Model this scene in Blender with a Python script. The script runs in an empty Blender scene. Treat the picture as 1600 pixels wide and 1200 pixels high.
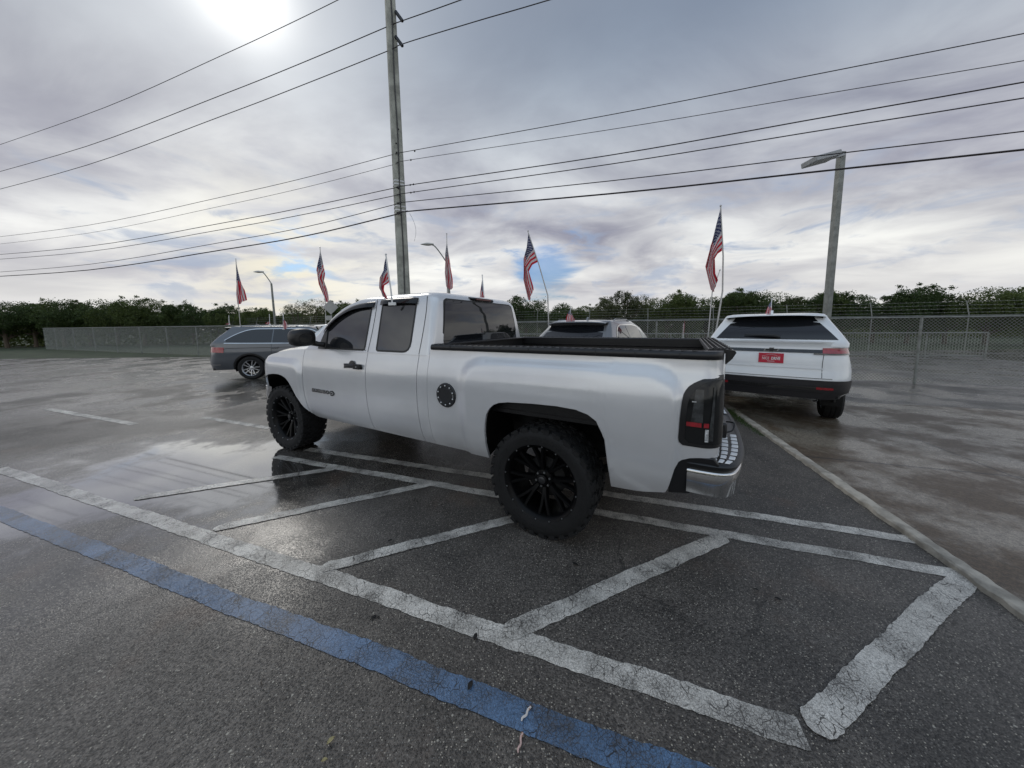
import bpy, bmesh, math, random
from mathutils import Vector, Matrix, noise
R = math.radians
C = bpy.context.scene.collection
sc = bpy.context.scene
random.seed(7)
# ------------------------------------------------------------------ camera
F_PX, CY, PITCH, ROLL, EYE = 492.0, 557.0, 0.09976, -0.00957, 1.6163   # for a 1600 px wide frame
_f = Vector((0, math.cos(PITCH), -math.sin(PITCH))); _u = Vector((0, math.sin(PITCH), math.cos(PITCH))); _r = Vector((1, 0, 0))
_r2 = _r*math.cos(ROLL)+_u*math.sin(ROLL); _u2 = -_r*math.sin(ROLL)+_u*math.cos(ROLL)
cam = bpy.data.cameras.new('camera'); camo = bpy.data.objects.new('camera', cam); C.objects.link(camo)
M = Matrix((( _r2.x, _u2.x, -_f.x), (_r2.y, _u2.y, -_f.y), (_r2.z, _u2.z, -_f.z))).to_4x4(); M.translation = (0, 0, EYE)
camo.matrix_world = M
cam.sensor_width = 36; cam.lens = 36*F_PX/1600; cam.shift_y = (CY-600)/1600; cam.clip_end = 2000; cam.clip_start = 0.05
sc.camera = camo
def ray(x, y): return _f+_r2*((x-800)/F_PX)+_u2*((CY-y)/F_PX)
def at(x, y, Y):                     # world point seen at photo pixel (x, y) at world depth Y
    d = ray(x, y); return Vector((0, 0, EYE))+d*(Y/d.y)
def gnd(x, y, z=0):
    d = ray(x, y); return Vector((0, 0, EYE))+d*((z-EYE)/d.z)
# ------------------------------------------------------------------ world
sc.view_settings.view_transform = 'Standard'; sc.view_settings.look = 'None'
sc.view_settings.exposure = 0.0; sc.view_settings.gamma = 1.0
SUN = ray(372, -25).normalized()      # where the cloud glows, upper left
world = bpy.data.worlds.new("World"); sc.world = world; world.use_nodes = True
class NT:
    def __init__(s, nt): s.nt = nt; s.n = nt.nodes; s.l = nt.links
    def new(s, t, **k):
        n = s.n.new(t)
        for a, b in k.items(): setattr(n, a, b)
        return n
    def inp(s, sock, v):
        if v is None: return
        if isinstance(v, bpy.types.NodeSocket): s.l.new(v, sock)
        elif isinstance(v, (tuple, list)) and len(v) == 3 and sock.type == 'RGBA': sock.default_value = (*v, 1)
        else: sock.default_value = v
    def math(s, op, a, b=None, c=None, clamp=False):
        n = s.new('ShaderNodeMath', operation=op, use_clamp=clamp); s.inp(n.inputs[0], a)
        s.inp(n.inputs[1], b); s.inp(n.inputs[2], c); return n.outputs[0]
    def vmath(s, op, a, b=None):
        n = s.new('ShaderNodeVectorMath', operation=op); s.inp(n.inputs[0], a); s.inp(n.inputs[1], b)
        return n.outputs['Value'] if op in ('DOT_PRODUCT', 'LENGTH', 'DISTANCE') else n.outputs[0]
    def sep(s, v): n = s.new('ShaderNodeSeparateXYZ'); s.inp(n.inputs[0], v); return n.outputs
    def comb(s, x, y, z):
        n = s.new('ShaderNodeCombineXYZ'); s.inp(n.inputs[0], x); s.inp(n.inputs[1], y); s.inp(n.inputs[2], z); return n.outputs[0]
    def noise(s, v, scale, detail=4, rough=.5, dist=0, color=False):
        n = s.new('ShaderNodeTexNoise'); s.inp(n.inputs['Vector'], v); s.inp(n.inputs['Scale'], scale)
        s.inp(n.inputs['Detail'], detail); s.inp(n.inputs['Roughness'], rough); s.inp(n.inputs['Distortion'], dist)
        return n.outputs['Color' if color else 0]
    def voro(s, v, scale, feature='F1', out='Distance', rnd=1):
        n = s.new('ShaderNodeTexVoronoi', feature=feature); s.inp(n.inputs['Vector'], v); s.inp(n.inputs['Scale'], scale)
        s.inp(n.inputs['Randomness'], rnd); return n.outputs[out]
    def ramp(s, v, a, b, lo=0, hi=1, smooth=True):
        n = s.new('ShaderNodeMapRange', interpolation_type='SMOOTHSTEP' if smooth else 'LINEAR'); s.inp(n.inputs[0], v)
        for i, q in enumerate((a, b, lo, hi)): s.inp(n.inputs[1+i], q)
        return n.outputs[0]
    def mix(s, f, a, b, mode='MIX'):
        n = s.new('ShaderNodeMix', data_type='RGBA', blend_type=mode); s.inp(n.inputs[0], f); s.inp(n.inputs[6], a); s.inp(n.inputs[7], b)
        return n.outputs[2]
w = NT(world.node_tree); w.n.clear()
gen = w.new('ShaderNodeTexCoord').outputs['Generated']
dirn = w.vmath('NORMALIZE', gen)
dx, dy, dz = w.sep(dirn)[:3]
sky = w.new('ShaderNodeTexSky', sky_type='NISHITA'); sky.sun_disc = False
sky.sun_elevation = math.asin(SUN.z); sky.sun_rotation = math.atan2(SUN.x, SUN.y); sky.dust_density = 2.0; sky.air_density = 1.2
zz = w.math('ADD', w.math('MAXIMUM', dz, 0.0), 0.16)
cp = w.comb(w.math('DIVIDE', dx, zz), w.math('DIVIDE', dy, zz), 0.0)
n1 = w.noise(w.vmath('ADD', w.vmath('MULTIPLY', cp, (.75, 1.0, 1)), (3.3, 1.7, 0)), .62, 6, .48, .5)
n2 = w.noise(w.vmath('ADD', cp, (11.0, 4.2, 0)), .55, 5, .5, .3)
n3 = w.noise(w.vmath('ADD', w.vmath('MULTIPLY', cp, (.8, 1, 1)), (5.0, 9.2, 0)), 1.7, 8, .56, .5)
elev = w.ramp(dz, .24, .66)
base = w.mix(elev, w.mix(w.ramp(dz, .04, .3), (.74, .745, .76), (.60, .62, .68)), (.196, .248, .345))
mid = w.math('MULTIPLY', w.ramp(dz, .02, .2), w.ramp(dz, .72, .38))
cvar = w.math('ADD', w.ramp(n1, .3, .7, -.30, .32), w.ramp(n3, .30, .70, -.27, .22))
cv = w.math('ADD', 1.0, w.math('MULTIPLY', cvar, w.math('ADD', .10, mid)))
base = w.mix(1.0, base, w.comb(cv, cv, w.math('ADD', w.math('MULTIPLY', cv, .82), .18)), 'MULTIPLY')
mot = w.ramp(n2, .3, .7, .93, 1.07); base = w.mix(1.0, base, w.comb(mot, mot, mot), 'MULTIPLY')
# thin-cloud brightening round the hidden sun
sd = w.math('MAXIMUM', w.vmath('DOT_PRODUCT', dirn, tuple(SUN)), 0.0)
g1 = w.math('MULTIPLY', w.math('POWER', sd, 420.0), .9)
g2 = w.math('ADD', w.math('MULTIPLY', w.math('POWER', sd, 30.0), w.ramp(n1, .25, .75, .22, .42)), w.math('MULTIPLY', w.math('POWER', sd, 4.5), w.ramp(n1, .3, .7, .04, .15)))
gl = w.math('ADD', g1, g2)
base = w.mix(1.0, base, w.mix(1.0, w.comb(gl, gl, gl), (1.0, .985, .93), 'MULTIPLY'), 'ADD')
# warm low light under the sun side
LW = ray(450, 425).normalized()
lw = w.math('MULTIPLY', w.math('POWER', w.math('MAXIMUM', w.vmath('DOT_PRODUCT', dirn, tuple(LW)), 0.0), 60.0), w.ramp(n3, .38, .6))
base = w.mix(w.math('MULTIPLY', lw, .75), base, (.92, .87, .70))
# gaps of blue low down
B1 = ray(850, 425).normalized(); B2 = ray(470, 400).normalized(); B3 = ray(1190, 385).normalized()
def gap(B, k, a): return w.math('MULTIPLY', w.math('POWER', w.math('MAXIMUM', w.vmath('DOT_PRODUCT', dirn, tuple(B)), 0.0), k), a)
gs = w.math('ADD', w.math('ADD', gap(B1, 110, .60), gap(B2, 120, .36)), gap(B3, 120, .30))
nb = w.noise(w.vmath('ADD', w.vmath('MULTIPLY', dirn, (1, 1, 3.4)), (2.0, .3, 7.0)), 6.5, 8, .58, .6)
blue = w.math('MULTIPLY', w.ramp(w.math('ADD', nb, gs), .74, 1.08), .78)
blue = w.math('MULTIPLY', blue, w.ramp(dz, .42, .3))
skyb = w.mix(1.0, sky.outputs[0], (.034, .058, .098), 'MULTIPLY')
pale = w.math('MULTIPLY', w.math('MULTIPLY', w.ramp(nb, .50, .68), w.ramp(dz, .02, .10)), w.ramp(dz, .42, .22, 0, .62))
base = w.mix(pale, base, (.36, .45, .62))
base = w.mix(blue, base, skyb)
# cloud deck behind the photographer, brightness and warmth added to light the truck
bk = w.math('MULTIPLY', w.ramp(dy, .25, -.45, 1.0, 1.35), w.math('ADD', 1.0, w.math('MULTIPLY', w.ramp(dy, .2, -.3), w.ramp(dz, .25, .8, 0, 1.1)))); base = w.mix(1.0, base, w.comb(bk, w.math('MULTIPLY', bk, .985), w.math('SUBTRACT', w.math('MULTIPLY', bk, .84), -.12)), 'MULTIPLY')
bg = w.new('ShaderNodeBackground'); w.inp(bg.inputs[0], w.vmath('MULTIPLY', base, (10, 10, 10))); bg.inputs[1].default_value = 0.1
w.l.new(bg.outputs[0], w.new('ShaderNodeOutputWorld').inputs[0])
sun = bpy.data.lights.new('sun', 'SUN'); sun.energy = 0.5; sun.angle = R(14); sun.color = (1, .95, .87)
suno = bpy.data.objects.new('sun', sun); C.objects.link(suno); suno.rotation_euler = SUN.to_track_quat('Z', 'Y').to_euler(); suno.location = SUN*50

# ------------------------------------------------------------------ materials
MATS = {}
def mat(name, col=(.5, .5, .5), rough=.5, metal=0, coat=0, var=.08, vs=6, bump=0, bs=60, spec=.5, trans=0, emit=None, coatr=.03):
    m = bpy.data.materials.new(name); m.use_nodes = True; t = NT(m.node_tree)
    b = m.node_tree.nodes['Principled BSDF']; co = t.new('ShaderNodeTexCoord').outputs['Object']
    n = t.noise(co, vs, 4, .55)
    k = t.ramp(n, .3, .7, 1-var, 1+var)
    t.inp(b.inputs['Base Color'], t.mix(1.0, (*col, 1)[:3], t.comb(k, k, k), 'MULTIPLY') if var else col)
    b.inputs['Roughness'].default_value = rough; b.inputs['Metallic'].default_value = metal
    b.inputs['Specular IOR Level'].default_value = spec
    b.inputs['Coat Weight'].default_value = coat; b.inputs['Coat Roughness'].default_value = coatr
    if trans: b.inputs['Transmission Weight'].default_value = trans
    if bump:
        bn = t.new('ShaderNodeBump'); bn.inputs['Strength'].default_value = bump; bn.inputs['Distance'].default_value = .01
        t.inp(bn.inputs['Height'], t.noise(co, bs, 3, .6)); t.l.new(bn.outputs[0], b.inputs['Normal'])
    MATS[name] = m; return m
def paint(name, col, metal=.0, flake=.1, drops=.25, rough=.4):
    m = mat(name, col, rough, metal, 1.0, .03, 3); t = NT(m.node_tree); b = m.node_tree.nodes['Principled BSDF']
    co = t.new('ShaderNodeTexCoord').outputs['Object']
    fl = t.voro(co, 900, out='Color'); bn = t.new('ShaderNodeBump'); bn.inputs['Strength'].default_value = flake; bn.inputs['Distance'].default_value = .0006
    t.inp(bn.inputs['Height'], fl); t.l.new(bn.outputs[0], b.inputs['Normal'])
    d = t.voro(co, 130); wv = t.noise(co, 1.6, 2)
    dm = t.math('MULTIPLY', t.ramp(d, .34, .12), t.ramp(t.voro(co, 130, out='Color'), .62, .66))
    b2 = t.new('ShaderNodeBump'); b2.inputs['Strength'].default_value = drops; b2.inputs['Distance'].default_value = .0012
    t.inp(b2.inputs['Height'], dm)
    b3 = t.new('ShaderNodeBump'); b3.inputs['Strength'].default_value = .07; b3.inputs['Distance'].default_value = .03
    t.inp(b3.inputs['Height'], wv); t.l.new(b2.outputs[0], b3.inputs['Normal']); t.l.new(b3.outputs[0], b.inputs['Coat Normal'])
    return m
P_TRUCK = paint('silver_white_paint', (.68, .685, .695), metal=.35, rough=.26, flake=.06, drops=.15)
P_WHITE = paint('white_paint', (.74, .76, .77), rough=.4)
P_SILV = paint('silver_paint', (.20, .205, .21), metal=.4, rough=.32)
P_GREY = paint('blue_grey_paint', (.085, .094, .108), metal=.25, rough=.34)
BLK = mat('black_plastic', (.011, .011, .012), .36, bump=.1, bs=300)
BLKM = mat('matte_black_underbody', (.008, .008, .008), .8)
LINER = mat('wheel_well_liner', (.007, .007, .007), .33, bump=.15, bs=12)
RUB = mat('tyre_rubber', (.0048, .0048, .005), .75, bump=.25, bs=120, var=.25, vs=14)
RIM = mat('black_alloy', (.0025, .0025, .0028), .38, spec=.18)
CHR = mat('chrome', (.62, .62, .62), .10, 1.0, var=.05)
DCHR = mat('satin_metal', (.38, .39, .40), .35, 1.0)
ALU = mat('bolt_metal', (.75, .75, .75), .3, 1.0)
GLS = mat('tinted_glass', (.010, .011, .013), .025, spec=.75, var=0)
GLSS = mat('side_window_glass', (.016, .017, .019), .02, spec=1.0, var=0); GLSS.node_tree.nodes['Principled BSDF'].inputs['IOR'].default_value = 1.50
GLS2 = mat('clear_glass', (.10, .14, .14), .03, spec=.6, var=.05)
LENS = mat('smoked_lens', (.012, .0125, .013), .10, spec=.35)
LENS2 = mat('smoked_reflector', (.040, .042, .043), .15, var=.5, vs=22)
REDL = mat('red_lens', (.30, .010, .018), .12, coat=1, var=.25, vs=30)
CLRL = mat('clear_lens', (.55, .56, .56), .12, coat=1, var=.5, vs=60)
INT = mat('grey_seat_cloth', (.05, .05, .052), .9)
RIMS = mat('bright_alloy', (.55, .56, .58), .25, .9)
RUBSEAL = mat('rubber_seal', (.012, .012, .012), .5)
REDP = mat('red_plate_enamel', (.55, .02, .05), .35, coat=.4)
WHT = mat('white_enamel', (.78, .78, .78), .4)
GALV = mat('galvanised_steel', (.22, .23, .215), .55, .35, var=.2, vs=8)
FENCEM = mat('weathered_fence_wire', (.30, .31, .28), .6, .1)
CABLE = mat('cable_sheath', (.028, .022, .024), .6)
FPOLE = mat('flag_pole_metal', (.45, .45, .44), .4, .6)
WPL = mat('white_plastic', (.75, .75, .74), .35)
def flagmat():
    m = mat('flag_cloth', (.6, .6, .6), .75); t = NT(m.node_tree); b = m.node_tree.nodes['Principled BSDF']
    uv = t.sep(t.new('ShaderNodeTexCoord').outputs['UV']); u, v = uv[0], uv[1]
    st = t.math('MODULO', t.math('FLOOR', t.math('MULTIPLY', v, 12.999)), 2.0)      # v from top: even = red
    col = t.mix(st, (.50, .010, .030), (.58, .55, .56))
    cant = t.math('MULTIPLY', t.math('LESS_THAN', u, .4), t.math('LESS_THAN', v, 7/13))
    def grid(ou, ov, nu, nv):
        fu = t.math('SUBTRACT', t.math('FRACT', t.math('ADD', t.math('MULTIPLY', u, nu/.4), ou)), .5)
        fv = t.math('SUBTRACT', t.math('FRACT', t.math('ADD', t.math('MULTIPLY', v, nv*13/7), ov)), .5)
        d = t.math('SQRT', t.math('ADD', t.math('POWER', t.math('ABSOLUTE', t.math('MULTIPLY', fu, .92)), 2.0), t.math('POWER', t.math('ABSOLUTE', fv), 2.0)))
        a = t.math('ARCTAN2', fu, t.math('MULTIPLY', fv, -1)); r = t.math('ADD', .17, t.math('MULTIPLY', .085, t.math('COSINE', t.math('MULTIPLY', a, 5.0))))
        return t.math('LESS_THAN', d, r)
    stars = t.math('MAXIMUM', grid(0, 0, 6, 5), grid(.5, .5, 6, 5))
    cc = t.mix(stars, (.020, .028, .10), (.5, .5, .54))
    t.inp(b.inputs['Base Color'], t.mix(cant, col, cc)); b.inputs['Sheen Weight'].default_value = .2
    # thin cloth lets light through
    tr = t.new('ShaderNodeBsdfTranslucent'); t.inp(tr.inputs[0], t.mix(cant, col, cc))
    mx = t.new('ShaderNodeMixShader'); mx.inputs[0].default_value = .22
    out = [n for n in t.n if n.type == 'OUTPUT_MATERIAL'][0]
    t.l.new(b.outputs[0], mx.inputs[1]); t.l.new(tr.outputs[0], mx.inputs[2]); t.l.new(mx.outputs[0], out.inputs[0]); return m
FLAG = flagmat()
def leafmat(name, c1, c2):
    m = mat(name, c1, .6); t = NT(m.node_tree); b = m.node_tree.nodes['Principled BSDF']
    rnd = t.new('ShaderNodeNewGeometry').outputs['Random Per Island']
    co = t.new('ShaderNodeTexCoord').outputs['Object']
    f = t.math('ADD', t.math('MULTIPLY', rnd, .6), t.math('MULTIPLY', t.noise(co, .8, 2), .5))
    oi = t.new('ShaderNodeObjectInfo').outputs['Random']
    c = t.mix(f, c1, c2); c = t.mix(1.0, c, t.mix(oi, (.62, .72, .60), (1.32, 1.18, .95)), 'MULTIPLY'); t.inp(b.inputs['Base Color'], c)
    tr = t.new('ShaderNodeBsdfTranslucent'); t.inp(tr.inputs[0], c)
    mx = t.new('ShaderNodeMixShader'); mx.inputs[0].default_value = .35
    out = [n for n in t.n if n.type == 'OUTPUT_MATERIAL'][0]
    t.l.new(b.outputs[0], mx.inputs[1]); t.l.new(tr.outputs[0], mx.inputs[2]); t.l.new(mx.outputs[0], out.inputs[0]); return m
LEAF = leafmat('dark_leaves', (.030, .052, .016), (.10, .145, .042))
LEAF2 = leafmat('dull_leaves', (.038, .050, .024), (.11, .125, .055))
BARK = mat('bark', (.10, .08, .06), .9, bump=.5, bs=20)
CONC = mat('pole_concrete', (.33, .335, .295), .85, var=.28, vs=3.5, bump=.3, bs=40)
SIGNB = mat('sign_back_metal', (.38, .39, .38), .5, .5)

def asphalt():
    m = mat('wet_asphalt', (.05, .05, .05), .5); t = NT(m.node_tree); b = m.node_tree.nodes['Principled BSDF']
    co = t.new('ShaderNodeTexCoord').outputs['Object']
    big = t.noise(co, .45, 4, .55); med = t.noise(co, 3.5, 4, .6); fine = t.noise(co, 70, 3, .7)
    cell = t.voro(co, 135, out='Color'); cd = t.voro(co, 135)
    cs = t.sep(cell)
    k = t.math('MULTIPLY', t.ramp(big, .35, .65, .72, 1.22), t.ramp(med, .3, .7, .82, 1.16))
    k = t.math('MULTIPLY', k, t.ramp(fine, .25, .75, .55, 1.5))
    dark = t.mix(1.0, t.mix(t.ramp(cs[0], 0, 1), (.050, .044, .038), (.128, .113, .098)), t.comb(k, k, k), 'MULTIPLY')
    st = t.math('MULTIPLY', t.math('GREATER_THAN', cs[1], .83), t.ramp(cd, .48, .30))
    stc = t.mix(cs[2], (.22, .21, .19), (.60, .54, .44))
    col = t.mix(t.math('MULTIPLY', st, .75), dark, stc)
    # bigger pale stones, sparse
    c2 = t.sep(t.voro(co, 38, out='Color')); d2 = t.voro(co, 38)
    st2 = t.math('MULTIPLY', t.math('GREATER_THAN', c2[1], .955), t.ramp(d2, .24, .14))
    col = t.mix(t.math('MULTIPLY', st2, .8), col, (.46, .43, .36))
    # oil and dirt stains
    s = t.ramp(t.noise(co, 1.9, 5, .6), .60, .72); col = t.mix(t.math('MULTIPLY', s, .55), col, (.018, .017, .016))
    s2 = t.math('MULTIPLY', t.ramp(t.voro(t.vmath('ADD', co, t.vmath('MULTIPLY', t.noise(co, 6, 3, .6, color=True), (.12, .12, 0))), 1.7), .16, .05), t.ramp(t.noise(co, .9, 2), .5, .6))
    col = t.mix(t.math('MULTIPLY', s2, .7), col, (.012, .011, .011))
    rs = t.ramp(t.noise(t.vmath('ADD', co, (7.0, 3.0, 0)), 1.1, 5, .6), .58, .70); col = t.mix(t.math('MULTIPLY', rs, .30), col, (.13, .075, .048))
    wc = t.vmath('ADD', co, t.vmath('MULTIPLY', t.noise(co, 3.0, 5, .65, color=True), (.35, .35, 0)))
    ck = t.math('MULTIPLY', t.ramp(t.voro(wc, .85, 'DISTANCE_TO_EDGE'), .010, .003), t.ramp(t.noise(co, .55, 3), .46, .56))
    col = t.mix(t.math('MULTIPLY', ck, .5), col, (.010, .010, .009))
    # where water stands: centre left, in front of the truck, plus thin scattered film
    xy = t.sep(co)
    px = t.math('DIVIDE', t.math('ADD', xy[0], 3.65), 1.75); py = t.math('DIVIDE', t.math('SUBTRACT', xy[1], 3.30), 1.15)
    rr = t.math('SQRT', t.math('ADD', t.math('MULTIPLY', px, px), t.math('MULTIPLY', py, py)))
    rr = t.math('ADD', rr, t.ramp(t.noise(co, 1.3, 7, .62), .2, .8, -.50, .50))
    pud = t.ramp(rr, 1.06, .62)
    film = t.ramp(rr, 2.5, .75)
    far = t.math('MULTIPLY', t.ramp(xy[1], 3.6, 7.0), t.ramp(t.noise(co, .7, 4, .6), .38, .56))
    film = t.math('MAXIMUM', film, t.math('MULTIPLY', far, .93))
    wet = t.math('ADD', t.math('MULTIPLY', film, .66), .26)
    rough = t.math('SUBTRACT', .62, t.math('MULTIPLY', wet, .50))
    rough = t.math('MULTIPLY', rough, t.ramp(fine, .3, .7, .8, 1.2))
    rough = t.math('ADD', t.math('MULTIPLY', rough, t.math('SUBTRACT', 1.0, pud)), t.math('MULTIPLY', pud, .035))
    t.inp(b.inputs['Roughness'], rough)
    col = t.mix(t.math('MULTIPLY', pud, .35), col, (.03, .029, .028))
    t.inp(b.inputs['Base Color'], col); b.inputs['Specular IOR Level'].default_value = .5
    h = t.math('ADD', t.math('MULTIPLY', t.ramp(cd, .6, .1), .6), fine)
    bn = t.new('ShaderNodeBump'); bn.inputs['Distance'].default_value = .0035
    t.inp(bn.inputs['Strength'], t.math('MULTIPLY', t.math('SUBTRACT', 1.0, t.math('MULTIPLY', film, .93)), t.math('SUBTRACT', 1.0, t.math('MULTIPLY', pud, .985))))
    t.inp(bn.inputs['Height'], h); t.l.new(bn.outputs[0], b.inputs['Normal'])
    gl = t.new('ShaderNodeBsdfGlossy'); gl.inputs['Color'].default_value = (.95, .96, .97, 1)
    t.inp(gl.inputs['Roughness'], t.math('ADD', .04, t.math('MULTIPLY', t.math('SUBTRACT', 1.0, pud), .16))); t.l.new(bn.outputs[0], gl.inputs['Normal'])
    lw_ = t.new('ShaderNodeLayerWeight'); lw_.inputs[0].default_value = .5
    fac = t.math('MULTIPLY', t.math('POWER', lw_.outputs['Facing'], 1.6), t.math('ADD', t.math('MULTIPLY', pud, .62), t.math('MULTIPLY', film, .14)))
    mx = t.new('ShaderNodeMixShader'); t.inp(mx.inputs[0], fac); out = [n for n in t.n if n.type == 'OUTPUT_MATERIAL'][0]
    t.l.new(b.outputs[0], mx.inputs[1]); t.l.new(gl.outputs[0], mx.inputs[2]); t.l.new(mx.outputs[0], out.inputs[0])
    return m
def linemat(name, col, wear):
    m = mat(name, col, .5); t = NT(m.node_tree); b = m.node_tree.nodes['Principled BSDF']
    co = t.new('ShaderNodeTexCoord').outputs['Object']
    wob = t.vmath('ADD', co, t.vmath('MULTIPLY', t.noise(co, 18, 3, .5, color=True), (.045, .045, 0)))
    cr = t.voro(t.vmath('MULTIPLY', wob, (1.25, .8, 1)), 21, 'DISTANCE_TO_EDGE'); cr2 = t.voro(wob, 58, 'DISTANCE_TO_EDGE')
    fine = t.noise(co, 110, 4, .75); med = t.noise(co, 5, 3, .6)
    crack = t.math('MAXIMUM', t.math('MULTIPLY', t.ramp(cr, .030, .008), t.ramp(t.noise(co, 7, 2), .42, .58)), t.math('MULTIPLY', t.ramp(cr2, .07, .015), t.ramp(med, .40, .6, .12, .62)))
    worn = t.ramp(t.math('ADD', fine, t.math('MULTIPLY', med, wear)), .56+wear*.40, .72+wear*.40)
    k = t.math('MULTIPLY', t.ramp(fine, .3, .7, .50, 1.30), t.ramp(t.noise(co, 230, 2, .6), .3, .7, .72, 1.22)); k2 = t.ramp(t.noise(co, 2.2, 4), .3, .7, .82, 1.1)
    c = t.mix(1.0, col, t.comb(t.math('MULTIPLY', k, k2), t.math('MULTIPLY', k, k2), t.math('MULTIPLY', k, k2)), 'MULTIPLY')
    pit = t.math('MULTIPLY', t.ramp(t.voro(co, 210), .42, .2), t.math('GREATER_THAN', t.sep(t.voro(co, 210, out='Color'))[0], .62))
    c = t.mix(t.math('MULTIPLY', pit, .62), c, (.07, .062, .055))
    c = t.mix(t.math('MULTIPLY', worn, .8), c, (.055, .05, .046)); c = t.mix(t.math('MULTIPLY', crack, .88), c, (.022, .02, .018))
    t.inp(b.inputs['Base Color'], c)
    xy = t.sep(co); px = t.math('DIVIDE', t.math('ADD', xy[0], 3.9), 2.15); py = t.math('DIVIDE', t.math('SUBTRACT', xy[1], 3.9), 1.7)
    rr = t.math('SQRT', t.math('ADD', t.math('MULTIPLY', px, px), t.math('MULTIPLY', py, py)))
    t.inp(b.inputs['Roughness'], t.ramp(rr, .9, 1.8, .12, .46))
    gl = t.new('ShaderNodeBsdfGlossy'); gl.inputs['Color'].default_value = (.95, .96, .97, 1); gl.inputs['Roughness'].default_value = .16
    lw_ = t.new('ShaderNodeLayerWeight'); lw_.inputs[0].default_value = .5
    px2 = t.math('DIVIDE', t.math('ADD', xy[0], 3.75), 2.0); py2 = t.math('DIVIDE', t.math('SUBTRACT', xy[1], 3.55), 1.35)
    r2_ = t.math('SQRT', t.math('ADD', t.math('MULTIPLY', px2, px2), t.math('MULTIPLY', py2, py2)))
    mx = t.new('ShaderNodeMixShader'); t.inp(mx.inputs[0], t.math('MULTIPLY', t.math('POWER', lw_.outputs['Facing'], 1.6), t.ramp(r2_, 1.5, .7, .02, .36)))
    out = [n for n in t.n if n.type == 'OUTPUT_MATERIAL'][0]
    t.l.new(b.outputs[0], mx.inputs[1]); t.l.new(gl.outputs[0], mx.inputs[2]); t.l.new(mx.outputs[0], out.inputs[0])
    bn = t.new('ShaderNodeBump'); bn.inputs['Strength'].default_value = .8; bn.inputs['Distance'].default_value = .004
    t.inp(bn.inputs['Height'], t.math('SUBTRACT', t.math('MULTIPLY', fine, .6), crack)); t.l.new(bn.outputs[0], b.inputs['Normal'])
    return m
ASPH = asphalt()
LWHITE = linemat('worn_white_paint', (.74, .70, .63), .6); LBLUE = linemat('worn_blue_paint', (.10, .185, .32), .7)
def padmat():
    m = mat('dirty_wet_concrete', (.2, .18, .15), .4); t = NT(m.node_tree); b = m.node_tree.nodes['Principled BSDF']
    co = t.new('ShaderNodeTexCoord').outputs['Object']
    n = t.noise(co, 1.3, 6, .6); n2 = t.noise(co, 30, 4, .7)
    n = t.math('ADD', t.math('MULTIPLY', n, .75), t.math('MULTIPLY', t.noise(co, 9, 6, .7), .25))
    c = t.mix(t.ramp(n, .42, .58), (.085, .060, .038), (.20, .175, .14)); k = t.math('MULTIPLY', t.ramp(n2, .3, .7, .65, 1.3), t.ramp(t.noise(co, 120, 3, .7), .3, .7, .75, 1.25))
    xy = t.sep(t.new('ShaderNodeMapping').outputs[0]) if False else t.sep(co)
    ja = t.math('ADD', t.math('MULTIPLY', xy[0], .95), t.math('MULTIPLY', xy[1], -.31)); jb = t.math('ADD', t.math('MULTIPLY', xy[0], .31), t.math('MULTIPLY', xy[1], .95))
    def jt(v, p): return t.ramp(t.math('ABSOLUTE', t.math('SUBTRACT', t.math('FRACT', t.math('DIVIDE', v, p)), .5)), .006, .003)
    c = t.mix(t.math('MAXIMUM', jt(ja, 2.6), jt(jb, 3.0)), c, (.02, .017, .014))
    t.inp(b.inputs['Base Color'], t.mix(1.0, c, t.comb(k, k, k), 'MULTIPLY')); t.inp(b.inputs['Roughness'], t.ramp(n, .40, .56, .48, .26))
    bn = t.new('ShaderNodeBump'); bn.inputs['Strength'].default_value = .5; bn.inputs['Distance'].default_value = .004; t.inp(bn.inputs['Height'], n2); t.l.new(bn.outputs[0], b.inputs['Normal'])
    return m
PAD = padmat()
KERB = mat('pale_kerb_concrete', (.36, .33, .28), .7, var=.3, vs=9, bump=.5, bs=50)
GRASS = mat('grass_blades', (.05, .085, .018), .7, var=.4, vs=20)
VERGE = mat('verge_soil_grass', (.035, .05, .02), .9, var=.4, vs=1.5)

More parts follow.
